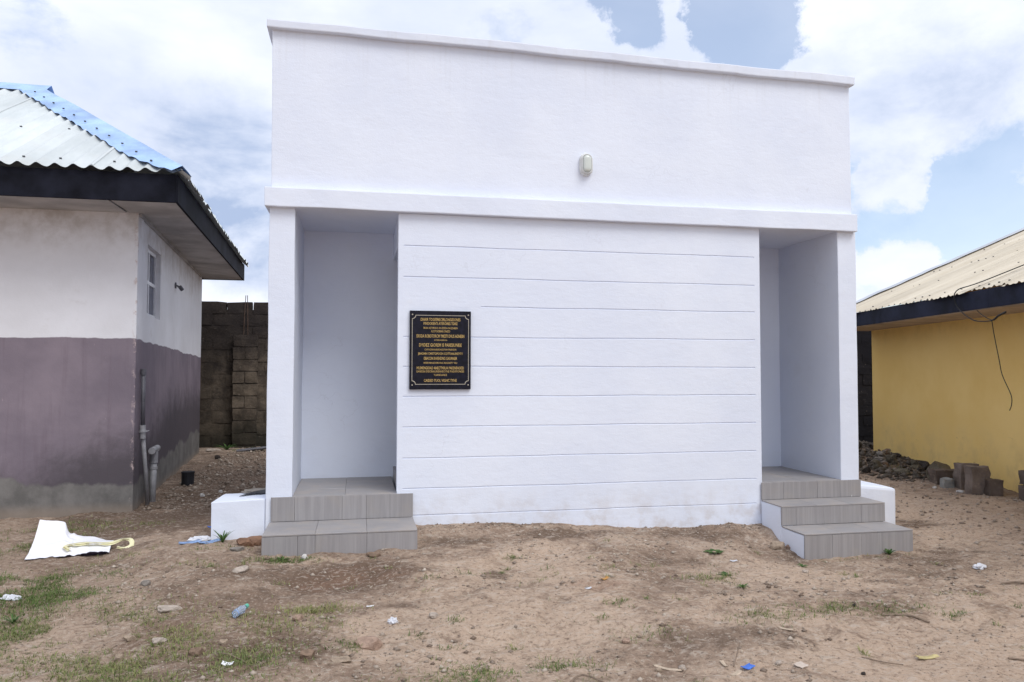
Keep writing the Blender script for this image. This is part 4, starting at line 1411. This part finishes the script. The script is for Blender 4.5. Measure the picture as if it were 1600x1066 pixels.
cblock('wide low concrete block lying on its side behind the small cube', 8.66, 2.46, .40, .20, .19, -.2, seed=1)
cblock('small pale concrete cube on the ground before the low block', 8.42, 2.18, .125, .12, .14, -.15, 'cblock_grey', seed=2)
cblock('upright concrete block half hidden behind the tallest one', 8.60, 2.05, .24, .20, .34, -.25, 'cblock_lit', seed=3)
cblock('tallest pale upright concrete block in the row by the yellow wall', 8.47, 1.74, .235, .15, .36, -.12, 'cblock_lit', seed=4)
cblock('short dark concrete block standing on the near side of the tallest', 8.56, 1.58, .16, .17, .225, -.3, seed=5)
cblock('dark concrete block under another at the picture edge', 8.67, 1.10, .26, .2, .19, -.2, seed=6)
cblock('dark concrete block stacked on another at the picture edge', 8.675, 1.10, .25, .2, .17, -.16, dz=.195, seed=7)
o = put('boulder', rock('moss', 3, True), None, (8.76, 2.72, ground_z(8.76, 2.72) + .13), (.1, .2, .4), (.38, .36, .36))
tag(o, 'dark mossy boulder behind the low concrete block by the yellow wall', 'boulder')
random.seed(23)
for k in range(52):
    e, n = random.uniform(-3.0, 1.3), random.uniform(-1.25, -.12)
    q = yw(e, n, 0)
    sz = random.uniform(.07, .20)
    c = random.choice(['moss', 'dark', 'moss', 'brown', 'grey'])
    o = put('rubble_stone', rock(c, random.randrange(7), True), None, (q.x, q.y, ground_z(q.x, q.y) + sz * .18 + .14 * max(0, 1 - abs(n + .5) * 1.5) * max(0, min(1, (e + 2.6) / 1.5)) * random.random()), (random.random(), random.random(), random.random() * 3), (sz * 1.3, sz, sz * .75))
    tag(o, {'moss': 'mossy olive', 'dark': 'blackish', 'brown': 'brown', 'grey': 'pale grey'}[c] + ' rough stone in the rubble heap along the far yellow wall', 'stone', group='rubble heap along the yellow wall')

# ------------------------------------------------------------------ litter and small finds
def sheet():
    root = thing('plastic_sheet', 'large crumpled white sheet lying on the ground before the mauve wall', 'sheet', (-1.5, .2, -.43))
    front = [(0, Vector((-1.795, .012, -.428))), (.44, Vector((-1.455, .03, -.420))), (.72, Vector((-1.31, .0, -.388))), (1, Vector((-1.175, -.03, -.392)))]
    back = [(0, Vector((-1.862, .47, -.205))), (.36, Vector((-1.665, .47, -.232))), (.42, Vector((-1.628, .43, -.300))), (.47, Vector((-1.60, .42, -.325))), (1, Vector((-1.236, .29, -.365)))]

    def at(poly, u):
        for (a, p), (b, q) in zip(poly[:-1], poly[1:]):
            if u <= b + 1e-9:
                return p.lerp(q, (u - a) / (b - a))
        return poly[-1][1]
    nu, nv = 44, 22
    vs = []
    for i in range(nu + 1):
        u = i / nu
        for j in range(nv + 1):
            v = j / nv
            q = at(front, u).lerp(at(back, u), v)
            sag = -.05 * math.sin(math.pi * v) * (1 - min(1, u / .42)) + .028 * math.sin(math.pi * v) * max(0, u - .42)
            fold = .012 * math.exp(-((u - .40 - .10 * v) / .025) ** 2) + .010 * math.exp(-((v - .35 - .25 * u) / .05) ** 2)
            q = q + Vector((0, 0, sag + fold + .009 * mnoise.noise(Vector((u * 6, v * 5, 1))) + .006 * abs(mnoise.noise(Vector((u * 11 + v * 5, v * 4, 6))))))
            q.z = max(q.z, ground_z(q.x, q.y) + .006)
            vs.append(q)
    n = nv + 1
    fs = [(i * n + j, (i + 1) * n + j, (i + 1) * n + j + 1, i * n + j + 1) for i in range(nu) for j in range(nv)]
    part('white_face', MB().add(vs, fs), M['paper'], root, smooth=True, fix=False)
    lo = [q - Vector((0, 0, .004)) for q in vs]
    part('dark_back', MB().add(lo, fs), M['paper_back'], root, smooth=True, fix=False)
    # dark strip added for the dark seen beneath the lifted front edge
    under_strip = MB()
    rim = [vs[i * n] for i in range(16, nu + 1)]
    m_ = len(rim)
    under_strip.add([q - Vector((0, -.006, .003)) for q in rim] + [Vector((q.x - .012, q.y + .045, ground_z(q.x, q.y) + .003)) for q in rim], [(i, i + 1, m_ + i + 1, m_ + i) for i in range(m_ - 1)])
    part('dark_under_strip', under_strip, M['paper_back'], root, fix=False)

    def surf(u, v):
        i, j = min(nu, max(0, round(u * nu))), min(nv, max(0, round(v * nv)))
        return Vector(vs[i * n + j]) + Vector((0, 0, .012))
    rb_ = thing('ribbon', 'pale yellow ribbon lying across the white sheet', 'ribbon', (-1.3, .1, -.38))
    pts = smooth_path([surf(.40, .10), surf(.36, .22), surf(.46, .34), surf(.62, .36), surf(.8, .34), surf(.97, .42), Vector((-1.15, .20, -.352)), Vector((-1.075, .19, -.350)), Vector((-1.06, .13, -.385)), Vector((-1.10, .08, -.395)), Vector((-1.15, .09, -.388))], 8)
    for dz, wd in ((0, .019), (.010, .013)):
        vs2 = []
        for k, q in enumerate(pts):
            t = (pts[min(k + 1, len(pts) - 1)] - pts[max(k - 1, 0)]).normalized()
            s = Vector((-t.y, t.x, .35 * math.sin(k * .35))).normalized()
            vs2 += [q + s * wd + Vector((0, 0, dz)), q + Vector((0, .012 * (dz > 0), dz + .006)), q - s * wd + Vector((0, 0, dz))]
        part('strand', MB().add(vs2, [(k * 3 + m, k * 3 + m + 1, k * 3 + m + 4, k * 3 + m + 3) for k in range(len(pts) - 1) for m in range(2)]), M['ribbon'], rb_, smooth=True, fix=False)


sheet()


def crumple(name, lab, cat, x, y, sx, sy, sz, mat, seed, rz=0.0, dz=.0, amp=.55):
    bm = bmesh.new()
    bmesh.ops.create_icosphere(bm, subdivisions=3, radius=.5)
    for v in bm.verts:
        n_ = v.co.normalized()
        k = 1 + amp * mnoise.noise(n_ * 2.3 + Vector((seed * 4.1, 0, 0))) + amp * .6 * mnoise.noise(n_ * 5.5 + Vector((0, seed * 2.7, 0)))
        v.co = n_ * .5 * k
    me = bpy.data.meshes.new(name)
    bm.to_mesh(me)
    bm.free()
    me.materials.append(M[mat])
    o = put(name, me, None, (x, y, ground_z(x, y) + sz * .3 + dz), (.1, .05, rz), (sx, sy, sz))
    return tag(o, lab, cat)


def flat_bit(name, lab, cat, x, y, w, d, rz, mat, seed, curl=.25, n=6):
    """a thin scrap with an uneven outline, curled up from the soil"""
    vs, fs = [], []
    for i in range(n + 1):
        for j in range(n + 1):
            u, v = i / n - .5, j / n - .5
            k = 1 + .35 * mnoise.noise(Vector((u * 3 + seed, v * 3, seed)))
            X, Y = u * w * k, v * d * k
            Z = curl * max(w, d) * ((u * u) * 1.6 + .4 * mnoise.noise(Vector((u * 2.5, v * 2.5 + seed, 3))) * .5) + .006
            vs.append((X, Y, Z))
    m = n + 1
    top = [(i * m + j, (i + 1) * m + j, (i + 1) * m + j + 1, i * m + j + 1) for i in range(n) for j in range(n)]
    b = len(vs)
    vs2 = vs + [(a, c, z - .003) for a, c, z in vs]
    rim = [(i * m) for i in range(n)] + [n * m + j for j in range(n)] + [i * m + n for i in range(n, 0, -1)] + [j for j in range(n, 0, -1)]
    fs = top + [tuple(b + q for q in f[::-1]) for f in top] + [(rim[k], rim[(k + 1) % len(rim)], b + rim[(k + 1) % len(rim)], b + rim[k]) for k in range(len(rim))]
    me = MB().add(vs2, fs).mesh(name, M[mat])
    o = put(name, me, None, (x, y, ground_z(x, y)), (.06, -.05, rz))
    return tag(o, lab, cat)


bt = thing('plastic_bottle', 'crushed clear plastic bottle with teal cap on the brown soil', 'bottle', (.065, -1.80, ground_z(.065, -1.8)))
ax, base = Vector((.045, .085, .012)).normalized(), Vector((.04, -1.845, ground_z(.05, -1.84) + .024))
bp, br_ = [], []
for k in range(15):
    t = k / 14
    bp.append(base + ax * (.105 * t) + Vector((.006 * mnoise.noise(Vector((t * 5, 0, 0))), 0, .005 * mnoise.noise(Vector((t * 6, 4, 0))))))
    br_.append((.023 if t < .72 else .023 - (t - .72) * .045) * (1 + .30 * mnoise.noise(Vector((t * 6, 9, 2)))))
part('bottle_body', MB().tube(bp, br_, 10), M['bottle'], bt)
part('bottle_cap', MB().tube([bp[-1] + ax * .001, bp[-1] + ax * .022], .013, 10), M['greenp'], bt)
part('bottle_label', MB().tube(bp[1:3], [r * 1.04 for r in br_[1:3]], 10, caps=False), M['bluefilm'], bt)
flat_bit('plastic_scrap', 'bright blue plastic scrap beside the dry husk', 'plastic scrap', 2.69, -3.01, .062, .034, .3, 'bluep', 1, .3)
crumple('plastic_wrapper', 'crumpled white plastic wrapper on the bare ground at the yellow house side', 'wrapper', 5.66, -1.31, .13, .06, .05, 'whitep', 2, .2)
crumple('plastic_wrapper', 'small crumpled clear wrapper on the sand beside a dark scrape', 'wrapper', .955, -2.02, .055, .045, .035, 'whitep', 5, .6)
crumple('plastic_wrapper', 'white wrapper half buried in the green grass at the picture edge', 'wrapper', -1.43, -1.12, .12, .07, .035, 'whitep', 8, -.2)
crumple('plastic_wrapper', 'torn white and silver wrapper beside the low white block', 'wrapper', -.50, .0, .17, .07, .045, 'whitep', 3, .35)
flat_bit('plastic_film', 'shreds of bluish plastic film trodden into the soil near the low block', 'plastic film', -.56, -.10, .16, .06, .3, 'bluefilm', 4, .12)
flat_bit('plastic_film', 'dull blue film fragment under the torn wrapper', 'plastic film', -.40, -.13, .15, .07, .5, 'bluefilm', 9, .15)
flat_bit('plastic_scrap', 'dark blue scrap on the path left of the low white block', 'plastic scrap', -.52, .55, .05, .03, .2, 'bluep', 6, .4)
flat_bit('paper_scrap', 'white folded paper scrap next to a brown twig', 'paper scrap', .11, -2.49, .062, .03, -.3, 'paper', 7, .35)
flat_bit('paper_scrap', 'white paper scrap on the lowest edge of the grass patch', 'paper scrap', -.02, -2.72, .03, .02, .6, 'paper', 3, .3)
flat_bit('plastic_scrap', 'small orange scrap on reddish soil in the middle', 'plastic scrap', 2.42, -1.54, .06, .03, .4, 'orangep', 2, .3)
flat_bit('plastic_scrap', 'pale bluish scrap just below the orange one', 'plastic scrap', 2.26, -1.68, .05, .016, .2, 'whitep', 5, .2)
flat_bit('paper_scrap', 'thin white sliver on sand between stone and steps', 'paper scrap', .83, -1.70, .045, .012, .1, 'paper', 4, .1)
flat_bit('paper_scrap', 'white flake on the ground before the green weed', 'paper scrap', 3.66, -1.02, .05, .022, -.3, 'whitep', 1, .3)
flat_bit('shell_disc', 'round flat grey disc on the soil at the bottom edge', 'disc', 2.97, -3.04, .055, .05, .4, 'st_pale', 6, .06)
o = flat_bit('dry_husk', 'yellow dry husk lying alone on the pinkish sand', 'husk', 3.79, -2.94, .115, .035, -.15, 'husk_y', 2, .16)
for x, y, l, w, rz, s, lab in ((2.62, -3.03, .085, .024, .5, 1, 'pale dry husk pointing at the blue scrap'), (2.60, -2.93, .07, .018, 1.5, 4, 'upright pale husk behind the other one'),
                               (2.33, -2.86, .15, .020, -.75, 6, 'long split dry husk lying slanted on the sand'), (2.20, -3.08, .10, .016, -.9, 8, 'short dry husk at the bottom edge near the split one'),
                               (3.20, -2.50, .14, .022, -1.0, 3, 'whitish dry stalk below the three grey steps'), (1.55, -3.05, .12, .018, .4, 5, 'curled dry husk at the bottom edge of the sand')):
    flat_bit('dry_husk', lab, 'husk', x, y, l, w, rz, 'husk', s, .14)


def twig(lab, pts, r=.004):
    q = [Vector((x, y, ground_z(x, y) + .006 + dz)) for x, y, dz in pts]
    me = MB().tube(smooth_path(q, 4), r, 5).mesh('twig', M['twig'], origin=q[0])
    tag(put('twig', me, None, q[0]), lab, 'twig')


twig('thin straight twig sticking up beside the pale husks', [(2.63, -2.98, 0), (2.69, -2.90, .03), (2.73, -2.86, .06)], .003)
twig('dark curved twig at the right edge of the bare ground', [(5.45, -1.72, 0), (5.52, -1.78, .01), (5.60, -1.86, .012), (5.70, -1.80, .01)], .008)
twig('slanting twig on the sand right of the yellow husk', [(4.25, -3.0, 0), (4.38, -3.1, .005)], .006)
twig('long thin twig on pinkish sand left of the yellow husk', [(3.42, -2.90, 0), (3.5, -2.97, .004), (3.58, -3.02, .004)], .0035)
twig('twig beside the brown stone in thin grass', [(.02, -2.30, 0), (.10, -2.38, .004), (.19, -2.47, .003)], .003)
twig('twig bent over the sand below the split husk', [(1.75, -2.98, 0), (1.85, -2.92, .025), (1.97, -3.02, .0)], .005)
twig('dark twig lying by the whitish dry stalk', [(4.05, -2.25, 0), (4.18, -2.33, .006), (4.25, -2.42, .003)], .007)

cn = thing('black_can', 'small black plastic can standing on the dirt path by the mauve wall', 'can', (-1.335, 3.55, ground_z(-1.335, 3.55)))
cz0 = ground_z(-1.335, 3.55)
part('can_body', MB().tube([(-1.335, 3.55, cz0 - .02), (-1.333, 3.55, cz0 + .01), (-1.33, 3.55, cz0 + .15)], [.070, .074, .076], 14), M['black'], cn, smooth=False)
part('rim', MB().tube([(-1.33, 3.55, cz0 + .145), (-1.33, 3.55, cz0 + .162)], .081, 14), M['black'], cn)
rodz = ground_z(-.95, 7.6)
o = put('metal_rod', MB().tube([(-1.35, 7.55, rodz + .02), (-.2, 7.75, rodz + .12)], .028, 8).mesh('metal_rod', M['pvc_dark'], origin=(-.95, 7.6, rodz)), None, (-.95, 7.6, rodz))
tag(o, 'dark rod lying on the ground before the block boundary wall', 'rod')

# ------------------------------------------------------------------ plants
def blades(n, xy, length, width, lean, base_z=None):
    """arrays of blades: each two segments, five vertices"""
    x, y = xy
    z = gz(x, y) - .004
    az = rng.uniform(0, 2 * np.pi, n)
    ln = length
    th = lean
    d = np.stack([np.cos(az), np.sin(az), np.zeros(n)], -1)
    s = np.stack([-np.sin(az), np.cos(az), np.zeros(n)], -1)
    b = np.stack([x, y, z], -1)
    up = np.array([0, 0, 1.0])
    m = b + d * (np.sin(th) * ln * .5)[:, None] + up * (np.cos(th) * ln * .55)[:, None]
    th2 = np.minimum(th + rng.uniform(.1, .8, n), 1.62)
    t = m + d * (np.sin(th2) * ln * .5)[:, None] + up * (np.cos(th2) * ln * .45)[:, None]
    w = width[:, None]
    co = np.stack([b - s * w, b + s * w, m + s * w * .8, m - s * w * .8, t], 1).reshape(-1, 3)
    return co


def strand_mesh(name, co, tint, mat):
    n = len(co) // 5
    me = bpy.data.meshes.new(name)
    me.vertices.add(len(co))
    me.vertices.foreach_set('co', co.ravel())
    k = np.arange(n)[:, None] * 5
    q = np.concatenate([k + np.array([[0, 1, 2, 3]]), k + np.array([[3, 2, 4]])], 1).ravel().astype(np.int32)
    me.loops.add(len(q))
    me.loops.foreach_set('vertex_index', q)
    me.polygons.add(2 * n)
    st = np.stack([np.arange(n) * 7, np.arange(n) * 7 + 4], 1).ravel().astype(np.int32)
    me.polygons.foreach_set('loop_start', st)
    me.polygons.foreach_set('loop_total', np.tile([4, 3], n).astype(np.int32))
    at = me.attributes.new('tint', 'FLOAT', 'POINT')
    at.data.foreach_set('value', np.repeat(tint, 5).astype(np.float32))
    me.materials.append(M[mat])
    me.update(calc_edges=True)
    return me


def free(x, y):
    """outside the buildings and steps"""
    ok = ~((x > -.05) & (x < 1.26) & (y > -.56)) & ~((x > 4.45) & (x < 5.56) & (y > -.74)) & ~((x > -.45) & (x < 6.08) & (y > -.02)) & ~((x < -1.45) & (y > 1.75))
    return ok


def scatter(patches):
    xs, ys, ts = [], [], []
    for cx, cy, rx, ry, n, t in patches:
        n = int(n * 2.1)
        a = rng.normal(0, .5, (n, 2))
        x, y = cx + a[:, 0] * rx, cy + a[:, 1] * ry
        keep = (fbm(x * 4.5, y * 4.5, 51, 3) + .45 * rng.uniform(-1, 1, n) > -.12) & free(x, y)
        xs.append(x[keep])
        ys.append(y[keep])
        ts.append(np.full(keep.sum(), t))
    return np.concatenate(xs), np.concatenate(ys), np.concatenate(ts)


GP_ = [(-1.48, -.72, .55, .28, 2600, .15), (-1.25, -1.15, .40, .35, 2200, .15), (-1.12, -1.75, .55, .45, 2600, .35), (-.75, -1.85, .65, .45, 2200, .55), (-.75, -2.45, .75, .45, 3000, .45), (-.30, -2.35, .6, .4, 1500, .65),
       (-.25, -2.75, .6, .25, 1300, .4), (.22, -2.42, .32, .22, 600, .35), (-.1, -1.95, .6, .25, 600, .8), (.50, -1.75, .28, .10, 420, .85), (.42, -2.0, .28, .14, 380, .6), (.75, -2.38, .18, .06, 160, .3),
       (1.35, -2.75, .35, .16, 480, .4), (1.75, -2.75, .30, .14, 420, .3), (1.0, -2.9, .5, .14, 340, .5), (2.2, -2.2, .10, .05, 70, .2), (2.35, -1.95, .10, .05, 60, .2), (2.75, -1.95, .10, .05, 70, .2),
       (3.25, -2.3, .32, .12, 320, .3), (3.75, -2.15, .42, .14, 420, .35), (4.2, -2.2, .3, .1, 180, .3), (5.0, -2.0, .3, .1, 120, .3), (4.5, -2.35, .12, .05, 60, .2), (3.25, -1.42, .22, .10, 180, .45), (2.4, -2.45, .25, .1, 130, .4),
       (.25, -.72, .22, .06, 300, .15), (.1, -.66, .12, .05, 140, .2), (-.35, -.35, .3, .1, 150, .4), (-.2, -.7, .4, .15, 200, .6), (-1.9, .9, .5, .5, 1300, .35), (-2.0, .35, .4, .3, 700, .3), (-1.3, 1.0, .4, .3, 320, .6),
       (-1.62, 7.9, .35, .35, 500, .1), (8.95, 3.6, .5, .6, 500, .2), (-1.1, 7.7, .6, .2, 260, .4), (-1.0, -.3, .5, .3, 320, .7), (1.9, -.9, .10, .04, 40, .2), (2.0, -1.5, .14, .06, 70, .4), (2.65, -1.25, .16, .08, 110, .5),
       (4.75, -.80, .18, .05, 60, .2), (5.3, -.82, .2, .05, 50, .2), (1.2, -1.35, .1, .05, 50, .2), (1.5, -1.25, .1, .05, 40, .2)]
for _ in range(100):
    GP_.append((rng.uniform(-1.0, 5.8), rng.uniform(-3.3, -.5), rng.uniform(.02, .09), rng.uniform(.015, .05), int(rng.integers(5, 26)), rng.uniform(.1, .8)))
gx, gy, gt = scatter(GP_)
n = len(gx)
tag(put('grass', strand_mesh('grass', blades(n, (gx, gy), rng.uniform(.016, .050, n), rng.uniform(.0012, .0026, n), rng.uniform(.3, 1.45, n)), np.clip(gt + rng.normal(0, .25, n), 0, 1), 'grass')), kind='stuff', label='thin trampled grass growing in tufts on the bare soil')

# dry straw lying flat
n = 9000
x = rng.uniform(-1.8, 6.6, n)
y = rng.uniform(-3.5, -.1, n)
den = fbm(x * 1.6, y * 1.6, 77, 3)
k = (den + rng.uniform(-.6, .6, n) > .12) & free(x, y)
x, y = x[k], y[k]
n = len(x)
st = blades(n, (x, y), rng.uniform(.015, .085, n) * rng.uniform(.4, 1, n), rng.uniform(.0007, .0020, n), rng.uniform(1.40, 1.56, n))
st[:, 2] = np.maximum(st[:, 2], gz(st[:, 0], st[:, 1]) + .003)
tag(put('dry_straw', strand_mesh('dry_straw', st, rng.uniform(0, 1, n), 'straw')), kind='stuff', label='bits of dry straw strewn over the soil')


def grit(name, n, box, smin, smax, mat, keep=None, power=3.0):
    x = rng.uniform(box[0], box[1], n)
    y = rng.uniform(box[2], box[3], n)
    k = free(x, y)
    if keep is not None:
        k &= keep(x, y)
    x, y = x[k], y[k]
    n = len(x)
    s = smin + (smax - smin) * rng.uniform(0, 1, n) ** power
    base = np.array([(1, 0, 0), (0, 1, 0), (-1, 0, 0), (0, -1, 0), (0, 0, 1), (0, 0, -1)], float)
    v = base[None] * rng.uniform(.55, 1.25, (n, 6, 1))
    a = rng.uniform(0, 6.28, n)
    c, sn_ = np.cos(a)[:, None], np.sin(a)[:, None]
    vx = v[..., 0] * c - v[..., 1] * sn_
    vy = v[..., 0] * sn_ + v[..., 1] * c
    v = np.stack([vx + x[:, None] / (s[:, None]), vy * .8 + y[:, None] / s[:, None], v[..., 2] * .62 + (gz(x, y) + s * .15)[:, None] / s[:, None]], -1) * s[:, None, None]
    fc = np.array([(0, 1, 4), (1, 2, 4), (2, 3, 4), (3, 0, 4), (1, 0, 5), (2, 1, 5), (3, 2, 5), (0, 3, 5)])
    q = (np.arange(n)[:, None, None] * 6 + fc[None]).reshape(-1).astype(np.int32)
    me = bpy.data.meshes.new(name)
    me.vertices.add(n * 6)
    me.vertices.foreach_set('co', v.ravel())
    me.loops.add(len(q))
    me.loops.foreach_set('vertex_index', q)
    me.polygons.add(n * 8)
    me.polygons.foreach_set('loop_start', np.arange(0, len(q), 3, dtype=np.int32))
    me.polygons.foreach_set('loop_total', np.full(n * 8, 3, dtype=np.int32))
    me.attributes.new('tint', 'FLOAT', 'POINT').data.foreach_set('value', np.repeat(np.clip(rng.beta(1.3, 2.7, n), 0, 1), 6).astype(np.float32))
    me.materials.append(M[mat])
    me.update(calc_edges=True)
    return put(name, me)


tag(grit('pebbles', 20000, (-2.2, 7.0, -3.6, .1), .0016, .0105, 'grit', lambda x, y: fbm(x * 2.1, y * 2.1, 91, 3) + rng.uniform(-.8, .8, len(x)) > -.25, 3.2), kind='stuff', label='fine pebbles and crumbs of soil over the bare ground')
tag(grit('soil_clods', 3400, (1.22, 4.46, -.22, -.005), .004, .020, 'grit', lambda x, y: rng.uniform(0, 1, len(x)) < np.exp(y * 16) * (.5 + .5 * fbm(x * 3, y * 0, 5, 2)) + .06, 2.5), kind='stuff', label='crumbly clods banked against the foot of the white wall')
tag(grit('rubble', 2600, (-1.5, .0, 1.8, 8.3), .006, .040, 'grit', lambda x, y: x < -.02, 3.5), kind='stuff', label='loose stones on the dirt path between the buildings')
tag(grit('gravel', 2600, (6.1, 9.4, -1.2, 6.0), .005, .035, 'grit', None, 3.5), kind='stuff', label='loose gravel on the ground by the yellow house')


ch = grit('crust_chips', 5200, (-1.6, 6.2, -3.4, -.3), .006, .026, 'grit', lambda x, y: fbm(x * 1.9, y * 2.6, 63, 3) + rng.uniform(-.35, .35, len(x)) > .30, 2.2)
tag(ch, kind='stuff', label='flat broken chips of dry soil crust')


hp = grit('heap_debris', 5200, (8.1, 11.6, 2.6, 8.4), .012, .085, 'heap', lambda x, y: ((x - 9.95) * .972 - (y - 5.8) * .235 > -1.35) & ((x - 10.03) * .972 - (y - 5.8) * .235 < .0 + 9 * (y > 5.9)), 2.6)
tag(hp, kind='stuff', label='dark broken debris heaped along the foot of the yellow wall')


def weed(lab, x, y, h, nleaf, spread, wide, seed):
    random.seed(seed)
    z = ground_z(x, y)
    root = thing('weed', lab, 'weed', (x, y, z))
    for k in range(nleaf):
        a = 2 * math.pi * (k + random.random() * .7) / nleaf
        L = h * random.uniform(.7, 1.15)
        out = spread * random.uniform(.6, 1.2)
        w = wide * random.uniform(.8, 1.2)
        d, s = Vector((math.cos(a), math.sin(a), 0)), Vector((-math.sin(a), math.cos(a), 0))
        vs = []
        for i, (t, ww) in enumerate(((0, .25), (.3, .8), (.6, 1), (.85, .6), (1, .06))):
            c = Vector((x, y, z - .005)) + d * (out * t ** 1.2) + Vector((0, 0, L * (t - .45 * t * t * (out / (L + .001)) ** .5)))
            vs += [c - s * w * ww, c + Vector((0, 0, -.15 * w)), c + s * w * ww]
        fs = [(i * 3 + m, i * 3 + m + 1, i * 3 + m + 4, i * 3 + m + 3) for i in range(4) for m in range(2)]
        me = MB().add(vs, fs).mesh('leaf', M['weed'], origin=(x, y, z), smooth=True, fix=False)
        at = me.attributes.new('tint', 'FLOAT', 'POINT')
        at.data.foreach_set('value', np.full(len(vs), random.random(), dtype=np.float32))
        put('leaf', me, root)


weed('spiky green weed at the corner of the low white block', -.315, -.10, .15, 16, .09, .006, 1)
weed('broad-leaved green weed alone on the bank before the scored wall', 3.60, -.82, .035, 15, .09, .020, 2)
weed('small green weed at the foot of the lowest left riser', .20, -.66, .05, 12, .06, .007, 3)
weed('pale weed tuft on the bank below the broad-leaved one', 3.45, -1.33, .03, 14, .07, .009, 4)
weed('little dark green weed lower on the bank', 3.37, -1.70, .05, 10, .05, .007, 5)
weed('green weed growing against the lowest step by the rounded block', 5.25, -.765, .07, 9, .05, .012, 6)
weed('grassy weed at the foot of the boundary wall pilaster', -1.58, 7.95, .20, 22, .22, .010, 7)
weed('brownish weed clump at the picture edge in the grass', -1.22, -1.62, .08, 20, .07, .004, 8)
weed('tiny weed on the sand near the curled husk', 1.32, -2.86, .045, 9, .04, .006, 9)
weed('small weed left of the rounded tan stone', 4.30, -.95, .03, 10, .06, .008, 10)
